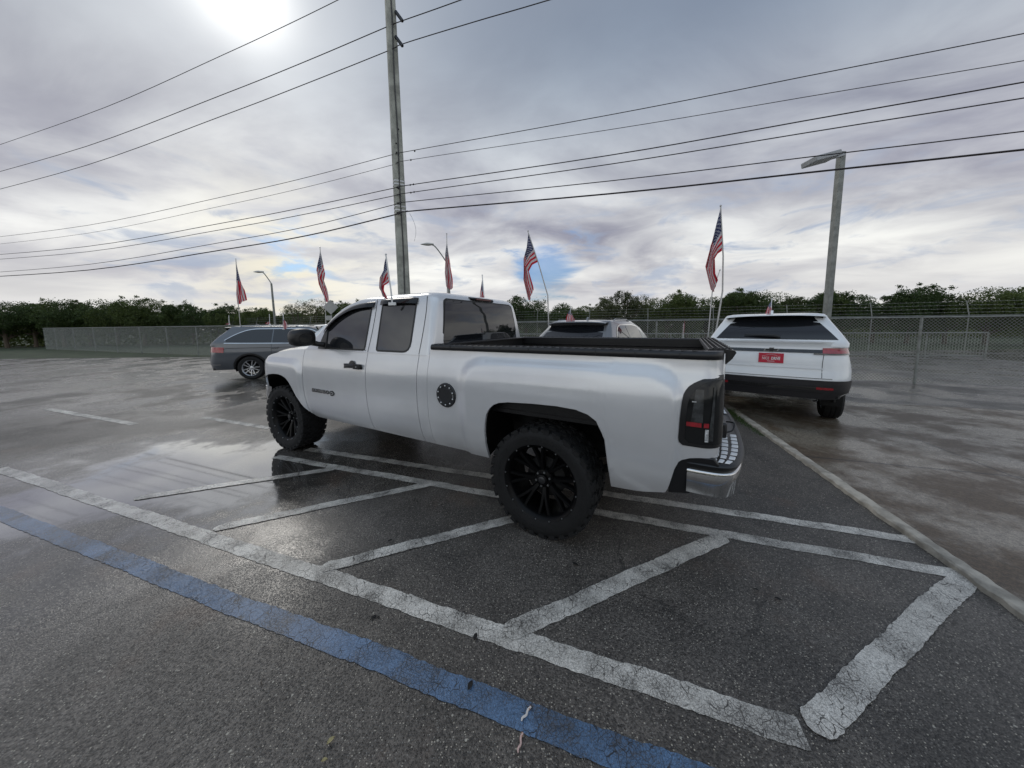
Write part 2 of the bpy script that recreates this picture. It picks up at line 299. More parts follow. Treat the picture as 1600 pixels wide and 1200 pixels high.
# ------------------------------------------------------------------ mesh helpers
class MB:
    def __init__(s): s.v = []; s.f = []; s.uv = None
    def add(s, vs, fs):
        o = len(s.v); s.v += [tuple(q) for q in vs]; s.f += [tuple(i+o for i in f) for f in fs]; return s
    def box(s, c, d, rz=0, ry=0, rx=0):
        m = Matrix.Rotation(rz, 3, 'Z') @ Matrix.Rotation(ry, 3, 'Y') @ Matrix.Rotation(rx, 3, 'X'); c = Vector(c)
        vs = [c+m @ Vector((d[0]/2*a, d[1]/2*b, d[2]/2*e)) for a in (-1, 1) for b in (-1, 1) for e in (-1, 1)]
        return s.add(vs, [(0, 1, 3, 2), (4, 6, 7, 5), (0, 4, 5, 1), (2, 3, 7, 6), (0, 2, 6, 4), (1, 5, 7, 3)])
    def grid(s, fn, nu, nv, flip=False, closeu=False):
        vs = []; fs = []
        for i in range(nu+1):
            for j in range(nv+1): vs.append(fn(i/nu, j/nv))
        for i in range(nu):
            for j in range(nv):
                a = i*(nv+1)+j; q = (a, a+nv+1, a+nv+2, a+1); fs.append(q[::-1] if flip else q)
        return s.add(vs, fs)
    def rows(s, rows, closed=False, caps=False, flip=False):
        n = len(rows[0]); vs = [p for r in rows for p in r]; fs = []
        for i in range(len(rows)-1):
            for j in range(n if closed else n-1):
                a = i*n+j; b = i*n+(j+1) % n; q = (a, b, b+n, a+n); fs.append(q[::-1] if flip else q)
        if caps: fs += [tuple(range(n))[::-1], tuple(range((len(rows)-1)*n, len(rows)*n))]
        return s.add(vs, fs)
    def tube(s, pts, r, n=8, caps=True):
        pts = [Vector(p) for p in pts]; rows = []
        rr = r if isinstance(r, (list, tuple)) else [r]*len(pts); up = None
        for i, p in enumerate(pts):
            t = (pts[min(i+1, len(pts)-1)]-pts[max(i-1, 0)]).normalized()
            if up is None: up = t.orthogonal().normalized()
            up = (up-t*up.dot(t)).normalized(); b = t.cross(up)
            rows.append([p+(up*math.cos(2*math.pi*k/n)+b*math.sin(2*math.pi*k/n))*rr[i] for k in range(n)])
        return s.rows(rows, True, caps)
    def lathe(s, prof, n=48, c=(0, 0, 0), closed=False):     # profile (radius, y) round the Y axis
        rows = []
        for k in range(n+1):
            a = 2*math.pi*k/n; rows.append([(c[0]+r*math.cos(a), c[1]+y, c[2]+r*math.sin(a)) for r, y in prof])
        return s.rows(rows, closed)
    def prism(s, outline, fn0, fn1):                          # outline of 2D points mapped to two surfaces
        n = len(outline); vs = [fn0(*p) for p in outline]+[fn1(*p) for p in outline]
        return s.add(vs, [tuple(range(n))[::-1], tuple(range(n, 2*n))]+[(i, (i+1) % n, n+(i+1) % n, n+i) for i in range(n)])
    def build(s, name, m, parent=None, smooth=35, bevel=0, loc=None, weld=True):
        me = bpy.data.meshes.new(name); me.from_pydata(s.v, [], s.f); 
        if weld and s.uv is None:
            bm = bmesh.new(); bm.from_mesh(me); bmesh.ops.remove_doubles(bm, verts=bm.verts, dist=1e-5)
            bmesh.ops.recalc_face_normals(bm, faces=bm.faces); bm.to_mesh(me); bm.free()
        if s.uv:
            l = me.uv_layers.new(name='uv')
            for lp in me.loops: l.data[lp.index].uv = s.uv[lp.vertex_index]
        me.materials.append(m)
        if smooth:
            me.polygons.foreach_set('use_smooth', [True]*len(me.polygons))
            me.set_sharp_from_angle(angle=R(smooth))
        me.update(); o = bpy.data.objects.new(name, me); C.objects.link(o)
        if parent: o.parent = parent
        if loc: o.location = loc
        if bevel:
            b = o.modifiers.new('bevel', 'BEVEL'); b.width = bevel; b.segments = 2; b.limit_method = 'ANGLE'; b.angle_limit = R(40)
        return o
def tag(o, label=None, cat=None, group=None, kind=None):
    if label: o['label'] = label
    if cat: o['category'] = cat
    if group: o['group'] = group
    if kind: o['kind'] = kind
    return o
def empty(name, loc, rz, label, cat, group=None):
    o = bpy.data.objects.new(name, None); C.objects.link(o); o.location = loc; o.rotation_euler = (0, 0, rz); return tag(o, label, cat, group)
def copy_tree(o, parent=None):
    c = o.copy(); C.objects.link(c); c.parent = parent
    for ch in list(o.children): copy_tree(ch, c)
    return c
def interp(t, pts):
    if t <= pts[0][0]: return pts[0][1]
    for (a, b), (c, d) in zip(pts, pts[1:]):
        if t <= c: return b+(d-b)*(t-a)/(c-a)
    return pts[-1][1]
def smoothpts(pts, n=4, closed=False):      # Catmull-Rom resample
    P = [Vector(p) for p in pts]; out = []; N = len(P)
    for i in range(N if closed else N-1):
        p0 = P[(i-1) % N] if closed or i > 0 else P[0]; p1 = P[i]; p2 = P[(i+1) % N]; p3 = P[(i+2) % N] if closed or i+2 < N else P[-1]
        for k in range(n):
            t = k/n; out.append(.5*((2*p1)+(p2-p0)*t+(2*p0-5*p1+4*p2-p3)*t*t+(3*p1-p0-3*p2+p3)*t**3))
    if not closed: out.append(P[-1])
    return out
def sstep(a, b, x): t = min(1, max(0, (x-a)/(b-a))); return t*t*(3-2*t)
def text(name, s, size, m, parent, mw, ext=.0015, bold=0, shear=0, sx=1):
    cu = bpy.data.curves.new(name, 'FONT'); cu.body = s; cu.size = size; cu.extrude = ext; cu.offset = bold; cu.shear = shear
    cu.align_x = 'CENTER'; cu.align_y = 'CENTER'; t = bpy.data.objects.new('tmp', cu); C.objects.link(t)
    dg = bpy.context.evaluated_depsgraph_get(); me = bpy.data.meshes.new_from_object(t.evaluated_get(dg)); bpy.data.objects.remove(t)
    me.transform(mw @ Matrix.Diagonal((sx, 1, 1, 1))); me.materials.clear(); me.materials.append(m)
    o = bpy.data.objects.new(name, me); C.objects.link(o); o.parent = parent; return o
def frange(a, b, n): return [a+(b-a)*i/n for i in range(n+1)]
# ------------------------------------------------------------------ ground, markings, pad
def sheet(name, pts, m, z, th=0):
    mb = MB(); mb.add([(x, y, z) for x, y in pts], [tuple(range(len(pts)))]); o = mb.build(name, m, None, 0)
    if o.data.polygons[0].normal.z < 0: o.data.flip_normals()
    return tag(o, kind='structure')
sheet('parking_lot', [(-220, -220), (220, -220), (220, 17.5), (-220, 17.5)], ASPH, 0)
sheet('verge', [(-220, 17.5), (220, 17.5), (220, 400), (-220, 400)], VERGE, 0)
def line(name, p0, p1, w_, m, z=.003, capr=0, jit=.0035):
    a = Vector(p0); b = Vector(p1); L = (b-a).length; d = (b-a)/L; n = Vector((-d.y, d.x)); N = int(L/.025); rnd = random.Random(int(p0[0]*977+p0[1]*331))
    l = []; r = []
    ph = rnd.random()*9
    for i in range(N+1):
        t = L*i/N; q = a+d*t; wob = .004*math.sin(t*3.1+ph)+.003*math.sin(t*9.7+ph*2)+.006*noise.noise(Vector((t*14, ph, 0)))-.012*max(0, noise.noise(Vector((t*5, ph, 3)))-.25)
        e = 1
        if capr: e = math.sqrt(max(.05, 1-max(0, 1-min(t, L-t)/capr)**2))
        l.append(q+n*((w_/2+wob)*e+rnd.uniform(-jit, jit))); r.append(q-n*((w_/2-wob*.6)*e+rnd.uniform(-jit, jit)))
    mb = MB(); mb.rows([[(p.x, p.y, z), (q.x, q.y, z)] for p, q in zip(l, r)])
    o = mb.build(name, m, None, 0)
    if o.data.polygons[0].normal.z < 0: o.data.flip_normals()
    return tag(o, kind='structure')
def ext(p, q, t): return (p[0]+(q[0]-p[0])*t, p[1]+(q[1]-p[1])*t)
A0, A1 = (-2.189, 2.228), (1.135, 1.082); line('aisle_line', ext(A0, A1, -1.15), A1, .110, LWHITE)
B0, B1_ = (-1.734, 1.728), (.504, 1.003); line('blue_line', ext(B0, B1_, -1.6), ext(B0, B1_, 2.2), .112, LBLUE)
F0, F1 = (-2.88, 3.777), (2.066, 2.122); line('stall_line', ext(F0, F1, -.02), ext(F0, F1, 1.22), .098, LWHITE)
G0, G1 = (-2.629, 4.013), (2.318, 2.399); line('stall_line', ext(G0, G1, -.02), ext(G0, G1, 1.13), .098, LWHITE)
line('stall_line', (-5.6, 5.57), (-3.9, 4.93), .11, LWHITE)
line('stall_line', (-9.5, 6.3), (-6.4, 5.2), .11, LWHITE)
def yA(x): return 2.228-.345*(x+2.189)
def yF(x): return 3.777-.3346*(x+2.88)
for (x0, y0), (x1, y1), w_ in (((-.055, 1.500), (1.60, 2.238), .112), ((-1.30, 1.965), (.43, 2.655), .098), ((-2.42, 2.39), (-.84, 3.088), .098), ((-3.62, 2.86), (-2.03, 3.455), .098)):
    line('hatch_bar', (x0, y0), (x1, y1), w_, LWHITE, .006, .05)
line('hatch_bar', (1.175, 1.10), (2.9, 1.86), .112, LWHITE, .006, .05)
# concrete pad with a worn pale edging
K0, K1 = Vector((3.93, 5.40)), Vector((3.362, 3.546)); kd = (K0-K1).normalized(); kn = Vector((kd.y, -kd.x))
far = K0+kd*1.5; near = K1-kd*2.1
pp = [near+kn*.10, far+kn*.10, far+kn*14, near+kn*14]
mb = MB(); mb.prism([tuple(q) for q in pp], lambda x, y: (x, y, -.02), lambda x, y: (x, y, .030)); tag(mb.build('concrete_pad', PAD, None, 0), kind='structure')
mb = MB(); N = 90; rows = []
rnd = random.Random(4)
for i in range(N+1):
    q = near+(far-near)*i/N; j = [rnd.uniform(-.008, .008) for _ in range(3)]
    rows.append([tuple(q+kn*(-.004+j[0]))+(-.01,), tuple(q+kn*(.004+j[0]))+(.030+j[2]*.5,), tuple(q+kn*(.020+j[1]))+(.040,), tuple(q+kn*(.085+j[1]))+(.041,), tuple(q+kn*(.10+j[1]))+(.030,)])
mb.rows(rows); tag(mb.build('pad_edging', KERB, None, 30), kind='structure')
# grass tufts along the joint
mb = MB(); rnd = random.Random(9)
for k in range(1500):
    t = rnd.random()**1.6; q = K0+kd*(.25)-kd*t*1.35+kn*rnd.gauss(-.04, .05*(1.15-t)+.012); h = rnd.uniform(.02, .07)*(1.2-t); a = rnd.random()*6.3; l = rnd.uniform(.0, .03); wd = .003
    b = Vector((math.cos(a), math.sin(a))); s = Vector((-b.y, b.x))*wd
    mb.add([(q.x-s.x, q.y-s.y, 0), (q.x+s.x, q.y+s.y, 0), (q.x+b.x*l, q.y+b.y*l, h)], [(0, 1, 2)])
tag(mb.build('grass', GRASS, None, 0, weld=False), 'low green weeds growing in the joint beside the concrete pad', 'grass', kind='stuff')
# small litter
def litter(name, label, cat, px, py, L, r, ang, m1, m2=None, group=None):
    g = gnd(px, py); e = empty(name, (g.x, g.y, 0), ang, label, cat, group)
    mb = MB(); mb.tube([(-L*.5+L*i/8, .003*math.sin(i*1.3), r+.004+.002*math.sin(i)) for i in range(9)], [r*.6]+[r]*7+[r*.7], 8)
    mb.build('paper_tube' if m2 else 'stem', m1, e)
    if m2: MB().tube([(L*.30, 0, r+.0045), (L*.52, .001, r+.004)], r*1.06, 8).build('filter_tip', m2, e)
TIP = mat('stained_filter', (.36, .20, .13), .8); PAPER = mat('wet_paper', (.66, .62, .58), .7); PINK = mat('pink_paper', (.60, .42, .38), .7)
litter('cigarette_end', 'white cigarette end lying on the blue line', 'cigarette end', 822, 1118, .062, .0042, R(50), PAPER, TIP)
litter('cigarette_end', 'pinkish twisted cigarette end lying just below the blue line', 'cigarette end', 813, 1163, .060, .0038, R(72), PINK, TIP)
litter('twig', 'thin dark curved twig on the asphalt left of the blue line', 'twig', 409, 1066, .062, .0012, R(-60), BARK)
LEAFY = mat('dry_leaf', (.34, .29, .14), .7); DARKL = mat('dark_debris', (.012, .011, .010), .9)
def leaf(name, label, cat, px, py, L, ang, m):
    g = gnd(px, py); o = []
    for k in range(7):
        t = k/6; wd = L*.26*math.sin(math.pi*min(1, t*.93+.04))
        o.append([(-L/2+L*t, -wd, .009+.004*math.sin(t*3)), (-L/2+L*t, 0, .006+.004*math.sin(t*3)), (-L/2+L*t, wd, .010+.004*math.sin(t*3))])
    mb = MB(); mb.rows(o); ob = mb.build(name, m, None, 60, loc=(g.x, g.y, 0)); ob.rotation_euler = (0, 0, ang); tag(ob, label, cat)
leaf('fallen_leaf', 'small yellow leaf on the asphalt near the bottom left', 'leaf', 517, 1160, .030, .9, LEAFY)
leaf('fallen_leaf', 'pale leaf speck at the bottom edge left of the blue line', 'leaf', 507, 1191, .022, .3, LEAFY)
leaf('dark_scrap', 'black scrap on the asphalt between the two lower hatch bars', 'scrap', 899, 883, .042, 2.6, DARKL)
leaf('dark_scrap', 'black scrap on the asphalt right of the lowest hatch bar', 'scrap', 1216, 938, .036, 2.6, DARKL)
leaf('dark_scrap', 'small black scrap inside the right hatched bay, left of the larger one', 'scrap', 1181, 923, .026, 2.4, DARKL)
leaf('dark_scrap', 'black scrap touching the lower edge of the white aisle line', 'scrap', 743, 997, .040, 1.4, DARKL)
leaf('dark_scrap', 'black scrap on the far edge of the blue line', 'scrap', 735, 1073, .040, 1.2, DARKL)
leaf('dark_scrap', 'tiny black scrap in the hatched bay left of the truck rear wheel', 'scrap', 610, 846, .028, .4, DARKL)
def stain(name, label, px, py, r, seed):
    g = gnd(px, py); rnd = random.Random(seed); mb = MB()
    for k in range(26):
        a = rnd.random()*6.3; d = abs(rnd.gauss(0, r*.5)); s = rnd.uniform(.2, .55)*r*.6; c = (g.x+d*math.cos(a)*1.2, g.y+d*math.sin(a)*.8)
        n = 9; mb.add([(c[0]+s*rnd.uniform(.5, 1)*math.cos(2*math.pi*i/n), c[1]+s*rnd.uniform(.3, .9)*math.sin(2*math.pi*i/n), .004+.0001*k) for i in range(n)], [tuple(range(n))])
    tag(mb.build(name, DARKL, None, 0, weld=False), kind='structure')
stain('tar_stain', '', 585, 965, .028, 3)

# ------------------------------------------------------------------ utility pole and lines
PY = 10.5
pb = at(632, 455, PY); pole = empty('utility_pole', (pb.x, pb.y, 0), R(28), 'tall square grey concrete utility pole rising behind the truck cab', 'utility pole')
mb = MB(); rows = []
for i in range(41):
    z = 15.5*i/40; h = .185-.0055*z*.75; c = .28*h
    lean = (-.0052*z, 0)
    rows.append([(x+lean[0], y+lean[1], z) for x, y in ((h-c, -h), (h, -h+c), (h, h-c), (h-c, h), (-h+c, h), (-h, h-c), (-h, -h+c), (-h+c, -h))])
mb.rows(rows, True, True); mb.build('shaft', CONC, pole, 20)
mb = MB(); rnd = random.Random(2)
cpts = [(-.02-.0052*z+.010*math.sin(z*1.9)+rnd.uniform(-.004, .004), -(.185-.0041*z)-.012, z) for z in frange(0, 13.2, 44)] if False else [(-.0052*(13.2*i/44)+.010*math.sin(i*.57), -(.185-.0041*(13.2*i/44))-.012, 13.2*i/44) for i in range(45)]
mb.tube(cpts, .020, 6); mb.build('ground_wire_cover', mat('dark_conduit', (.05, .05, .05), .6), pole)
def zpx(y): return at(632, y, PY).z
for y in (286, 291, 325, 331):
    z = zpx(y); h = .185-.0041*z+.006; x0 = -.0052*z
    c = .28*h; o = [(h-c, -h), (h, -h+c), (h, h-c), (h-c, h), (-h+c, h), (-h, h-c), (-h, -h+c), (-h+c, -h)]
    mb = MB(); mb.rows([[(x+x0, yy, z+dz_) for x, yy in o] for dz_ in (-.022, .022)], True); mb.build('steel_band', DCHR, pole, 20)
for y in (229, 243, 206, 298, 5, 44): z = zpx(y); MB().lathe([(0, -.012), (.022, -.010), (.026, .0)], 12, (-.0052*z+(.04 if y in (206, 44) else -.05), -(.185-.0041*z)-.001, z)).build('bolt_hole', BLKM, pole)
LINE0 = at(632, 330, PY); LINED = Vector((10.85, -3.6)).normalized()      # plan direction of the wires
def depth_on_line(px, off=0):
    # world depth where the ray's vertical plane meets the wire line
    d = ray(px, 300); k = d.x/d.y; x0, y0 = LINE0.x-LINED.y*off, LINE0.y+LINED.x*off
    t = (k*y0-x0)/(LINED.x-k*LINED.y); return y0+LINED.y*t
def wire(label, pts, r, off=0, group='overhead lines on the concrete pole'):
    P = []
    for x, y in pts: P.append(at(x, y, depth_on_line(x, off)))
    d0 = (P[0]-P[1]).normalized(); d1_ = (P[-1]-P[-2]).normalized()
    full_ = [P[0]+d0*24+Vector((0, 0, .9)), P[0]+d0*10+Vector((0, 0, .12))]+P+[P[-1]+d1_*6+Vector((0, 0, .05)), P[-1]+d1_*16+Vector((0, 0, .5))]
    mb = MB(); mb.tube([tuple(q) for q in smoothpts([tuple(q) for q in full_], 5)], r, 6); o = mb.build('power_line', CABLE, None, 60)
    return tag(o, label, 'cable', group)
wire('highest overhead wire crossing the top left sky corner', [(350, 85), (440, 43), (528, 0)], .013, 1.6)
wire('overhead wire held by the upper insulator on the concrete pole', [(350, 147), (475, 97), (602, 43), (627, 33), (720, 0)], .013, -.25)
wire('overhead wire held by the lower insulator on the concrete pole', [(350, 180), (475, 132), (605, 80), (631, 68), (745, 33), (858, 0)], .013, -.25)
wire('upper of the two thin wires in the middle of the sky', [(350, 307), (480, 277), (612, 242), (640, 236), (950, 180), (1250, 121)], .009, -.25)
wire('thin dashed looking wire just under the upper thin wire', [(350, 321), (480, 292), (612, 258), (640, 250), (950, 203), (1250, 153)], .007, -.25)
wire('communication cable at the upper steel bands of the pole', [(350, 348), (480, 323), (615, 294), (640, 289), (950, 243), (1250, 190)], .012, -.25)
wire('communication cable second below the upper steel bands', [(350, 358), (480, 334), (615, 306), (640, 301), (950, 257), (1250, 209)], .011, -.25)
wire('communication cable just above the lower steel bands', [(350, 378), (480, 354), (615, 320), (640, 315), (950, 283), (1250, 247)], .011, -.25)
wire('lowest and thickest cable below the steel bands of the pole', [(350, 390), (480, 368), (615, 336), (640, 330), (950, 303), (1250, 271)], .019, -.25)
for y in (18, 57): # two dark post insulators reaching out to the right
    a = at(618, y, PY-.12); b = at(629, y+15, PY-.38)
    wl = pole.matrix_world if False else Matrix.Translation((pb.x, pb.y, 0)) @ Matrix.Rotation(R(28), 4, 'Z'); inv = wl.inverted()
    mb = MB(); P = [inv @ (a+(b-a)*t) for t in frange(0, 1, 14)]; mb.tube(P, [.05 if k % 2 else .032 for k in range(15)], 10); mb.build('insulator', BLK, pole, 60)
# thin loose wire hanging from the lower band
P = [at(640+8*math.sin(t*2.6)+3*t, 333+44*t, PY-.2) for t in frange(0, 1, 10)]
inv = (Matrix.Translation((pb.x, pb.y, 0)) @ Matrix.Rotation(R(28), 4, 'Z')).inverted()
MB().tube([inv @ q for q in P], .006, 5).build('loose_wire', DCHR, pole)
for px, y in ((648, 236), (642, 250), (641, 289), (646, 288), (642, 301), (647, 300), (636, 330)):
    q = inv @ at(px, y, depth_on_line(px, -.25)); MB().lathe([(0, -.03), (.022, -.02), (.022, .02), (0, .03)], 8, tuple(q)).build('cable_clamp', BLK, pole)
# ------------------------------------------------------------------ chain-link fence along the lot
FA = Vector((3.95, 10.3)); FD = Vector((-.94, .34)).normalized(); FH = 1.71
fz = math.atan2(FD.y, FD.x)
fence = empty('chain_link_fence', (FA.x, FA.y, 0), fz, 'grey chain link fence with a top rail behind the parked cars', 'fence')
X0, X1 = -19.0, 44.0
mb = MB(); mb.tube([(X0, 0, FH), (X1, 0, FH)], .022, 8); mb.build('top_rail', GALV, fence)
mb = MB(); mb.tube([(X0, 0, .05), (X1, 0, .05)], .004, 4); mb.build('bottom_wire', GALV, fence)
x = X0
while x < X1: 
    mb = MB(); mb.tube([(x, 0, 0), (x, 0, FH+.02)], .028, 10); mb.build('post', GALV, fence); x += 3.05
mb = MB(); D = .076; r = .0036; Hn = FH-.06
k = X0-Hn
while k < X1:
    for sgn in (1, -1):
        xa, xb = (k, k+Hn) if sgn > 0 else (k+Hn, k)
        za, zb_ = .05, FH-.01
        t0, t1 = 0, 1
        lo_, hi_ = min(xa, xb), max(xa, xb)
        if hi_ <= X0 or lo_ >= X1: continue
        def cut(x): return za+(zb_-za)*(x-xa)/(xb-xa)
        if xa < X0: za, xa = cut(X0), X0
        if xb < X0: zb_, xb = cut(X0), X0
        if xa > X1: za, xa = cut(X1), X1
        if xb > X1: zb_, xb = cut(X1), X1
        yo = .004*sgn; d = Vector((xb-xa, 0, zb_-za)).normalized(); n = Vector((d.z, 0, -d.x))*r
        mb.add([(xa+n.x, yo, za+n.z), (xa-n.x, yo, za-n.z), (xb-n.x, yo, zb_-n.z), (xb+n.x, yo, zb_+n.z), (xa, yo+r, za), (xb, yo+r, zb_), (xa, yo-r, za), (xb, yo-r, zb_)], [(4, 0, 3, 5), (1, 4, 5, 2), (0, 6, 7, 3), (6, 1, 2, 7)])
    k += D
mb.build('wire_mesh', FENCEM, fence, 0, weld=False)
# far fence with barbed strands, low railing in front of it
FA2 = Vector((4, 19.5)); bf = empty('barbed_wire_fence', (FA2.x, FA2.y, 0), fz*.9+.3, 'taller far fence with strands of barbed wire before the trees', 'fence')
for i, z in enumerate((1.98, 2.14, 2.30, 2.46)):
    mb = MB(); mb.tube([(xx, -.05*i, z+.01*math.sin(xx)) for xx in frange(-40, 45, 80)], .007, 4)
    for q in frange(-40, 45, 420): mb.box((q, -.05*i, z), (.01, .02, .045), ry=.6)
    mb.build('barbed_strand', GALV, bf, 0)
mb = MB(); mb.tube([(-40, 0, 1.86), (45, 0, 1.86)], .012, 6); mb.build('top_rail', GALV, bf)
for q in frange(-40, 45, 26): MB().tube([(q, 0, 0), (q, 0, 1.88), (q, -.18, 2.5)], .018, 6).build('post', GALV, bf)
gl_ = empty('steel_railing', (5.8, 15.8, 0), R(180-12), 'low grey steel railing with pickets beyond the chain link fence', 'railing')
mb = MB(); mb.tube([(-14, 0, 1.12), (26, 0, 1.12)], .026, 8); mb.build('top_rail', GALV, gl_); mb = MB(); mb.tube([(-14, 0, .16), (26, 0, .16)], .02, 8); mb.build('bottom_rail', GALV, gl_)
mb = MB()
for q in frange(-14, 26, 400): mb.tube([(q, 0, .16), (q, 0, 1.12)], .0055, 4, False)
tag(mb.build('picket_infill', FENCEM, gl_, 0, weld=False))
for q in frange(-14, 26, 20): MB().tube([(q, 0, 0), (q, 0, 1.13)], .026, 8).build('post', GALV, gl_)
# ------------------------------------------------------------------ street lamps, signs
def lamp(label, base_px, Y, top_y, head, kx, ky):
    b = at(base_px, 503, Y); e = empty('street_lamp', (b.x, b.y, 0), 0, label, 'street lamp')
    t = at(kx, ky, Y)-Vector((b.x, b.y, 0)); h = at(head[0], head[1], Y)-Vector((b.x, b.y, 0))
    MB().tube([(0, 0, 0), (t.x*.5, 0, t.z*.5), t], [.10, .085, .07], 10).build('pole', GALV, e)
    m1 = t+(h-t)*.35+Vector((0, 0, .12*abs(h.x-t.x))); m2 = t+(h-t)*.75+Vector((0, 0, .16*abs(h.x-t.x)))
    MB().tube(smoothpts([tuple(t), tuple(m1), tuple(m2), tuple(h)], 5), .038, 8).build('arm', GALV, e)
    rows = []
    for i in range(9):
        a = i/8; r = (.16*math.sin(math.pi*min(1, a*.85+.12)))+.01; rows.append([(h.x+.15-.85*a, .9*r*math.cos(q), h.z+.02+r*.55*math.sin(q)) for q in frange(0, 2*math.pi, 12)[:-1]])
    MB().rows(rows, True, True).build('lamp_head', mat('lamp_housing', (.5, .5, .48), .45), e, 60)
lamp('curved arm street lamp at the left beyond the grey wagon', 430, 27, 440, (409, 425), 424, 443)
lamp('curved arm street lamp whose head shows right of the concrete pole', 706, 21, 400, (674, 382), 699, 412)
s = at(517, 480, 15.5); e = empty('road_sign', (s.x, s.y, 0), R(10), 'back of a grey diamond road sign above the truck windscreen', 'road sign')
MB().tube([(0, 0, 0), (0, 0, s.z+.3)], .03, 8).build('post', GALV, e)
MB().box((0, -.04, s.z), (.5, .006, .5), ry=R(45)).build('sign_plate', SIGNB, e, 30); MB().box((-.12, -.04, s.z-.52), (.3, .006, .22)).build('sign_plate', SIGNB, e, 30)
s = at(1068, 510, 12.6); e = empty('stop_sign', (s.x, s.y, 0), R(62), 'small red and white sign on a thin post behind the chain link fence', 'road sign')
MB().tube([(0, 0, 0), (0, 0, s.z+.12)], .022, 8).build('post', mat('white_post', (.55, .55, .55), .5), e)
n = 8; MB().prism([(.30*math.cos(R(22.5+45*k)), s.z+.0+.30*math.sin(R(22.5+45*k))) for k in range(n)], lambda x, z: (x, -.03, z), lambda x, z: (x, -.036, z)).build('sign_plate', REDP, e, 0)
MB().box((0, -.038, s.z), (.34, .003, .16)).build('sign_panel', WHT, e, 0)
# corner of a lot floodlight just right of the cables
q = at(1263, 249, 7.9); e = empty('lot_floodlight', (q.x+.25, q.y, 0), 0, 'grey box floodlight on a square post at the right end of the lot', 'floodlight')
MB().box((.62, .10, (q.z+.2)/2), (.12, .12, q.z+.2)).build('post', GALV, e, 30, .005)
MB().box((.05, 0, q.z), (.60, .40, .12), rx=0, ry=R(-14)).box((.48, .05, q.z+.08), (.36, .06, .06), ry=R(-14)).build('lamp_box', mat('floodlight_grey', (.35, .36, .37), .45), e, 30, .015)
# ------------------------------------------------------------------ pickup truck (x forward from rear axle, y left, z up)
TX, TY, PHI = 0.18495, 2.25276, 0.50788
TL = Vector((-math.sin(PHI), -math.cos(PHI)))
truck = empty('pickup_truck', (TX-TL.x, TY-TL.y, 0), math.pi-PHI, 'lifted silver white extended cab pickup truck with black wheels standing on the hatched lines', 'pickup truck')
TUCK = [(.50, .095), (.56, .062), (.64, .036), (.76, .013), (.88, .002), (1.0, 0), (1.10, .002), (1.18, .010), (1.26, .026), (1.34, .050), (1.42, .058)]
def rbox(s, z, cx, cz, hx, hz, r):
    qx = abs(s-cx)-(hx-r); qz = abs(z-cz)-(hz-r)
    return -(math.hypot(max(qx, 0), max(qz, 0))+min(max(qx, qz), 0)-r)
def ybody(s, z):
    y = .978-interp(z, TUCK)
    y += .032*sstep(0, .060, rbox(s, z, -.10, .72, .84, .645, .22))
    y += .030*sstep(0, .10, rbox(s, z, 3.72, .66, .60, .58, .24))
    if s > 3.9: y -= .34*((s-3.9)/.5)**2.4
    y -= .010*math.exp(-((s+.47)**2+(z-.86)**2)/.0009)          # dent at the arch
    y -= .006*math.exp(-((s+.60)**2/.006+(z-.875+.18*(s+.60))**2/.00012))
    return y
REAR_ARCH = [(-.515, .50), (-.508, .62), (-.50, .704), (-.482, .85), (-.466, .898), (-.427, .976), (-.37, 1.013), (-.285, 1.036), (-.144, 1.044), (.042, 1.040), (.249, 1.027), (.33, 1.013), (.378, .993), (.42, .955), (.45, .905), (.468, .83), (.478, .75), (.484, .65), (.49, .50)]
FRONT_ARCH = [(3.10, .50), (3.17, .58), (3.235, .66), (3.31, .76), (3.375, .86), (3.43, .925), (3.50, .975), (3.58, 1.0), (3.68, 1.013), (3.80, 1.01), (3.92, .995), (4.02, .965), (4.09, .92), (4.13, .86), (4.145, .78), (4.15, .66)]
def panel(name, cols, zb, zt, yf, rows=14, turn=.022, side=1, m=P_TRUCK, path=None):
    """body panel from vertical columns, its edges turned inwards"""
    R_ = []
    for i, s in enumerate(cols):
        c = []
        b, t = zb(s), zt(s)
        for j in range(rows+1):
            z = b+(t-b)*j/rows
            if path: x, y = path(s, z)
            else: x, y = s, yf(s, z)
            c.append((x, y*side, z))
        c = [(c[0][0], c[0][1]-turn*side, c[0][2])]+c+[(c[-1][0], c[-1][1]-turn*side, c[-1][2])]
        if i == 0: R_.append([(q[0], q[1]-turn*side, q[2]) for q in c])
        R_.append(c)
    R_.append([(q[0], q[1]-turn*side, q[2]) for q in R_[-1]])
    mb = MB(); mb.rows(R_); return mb
GAP = .0035
SILL = .50
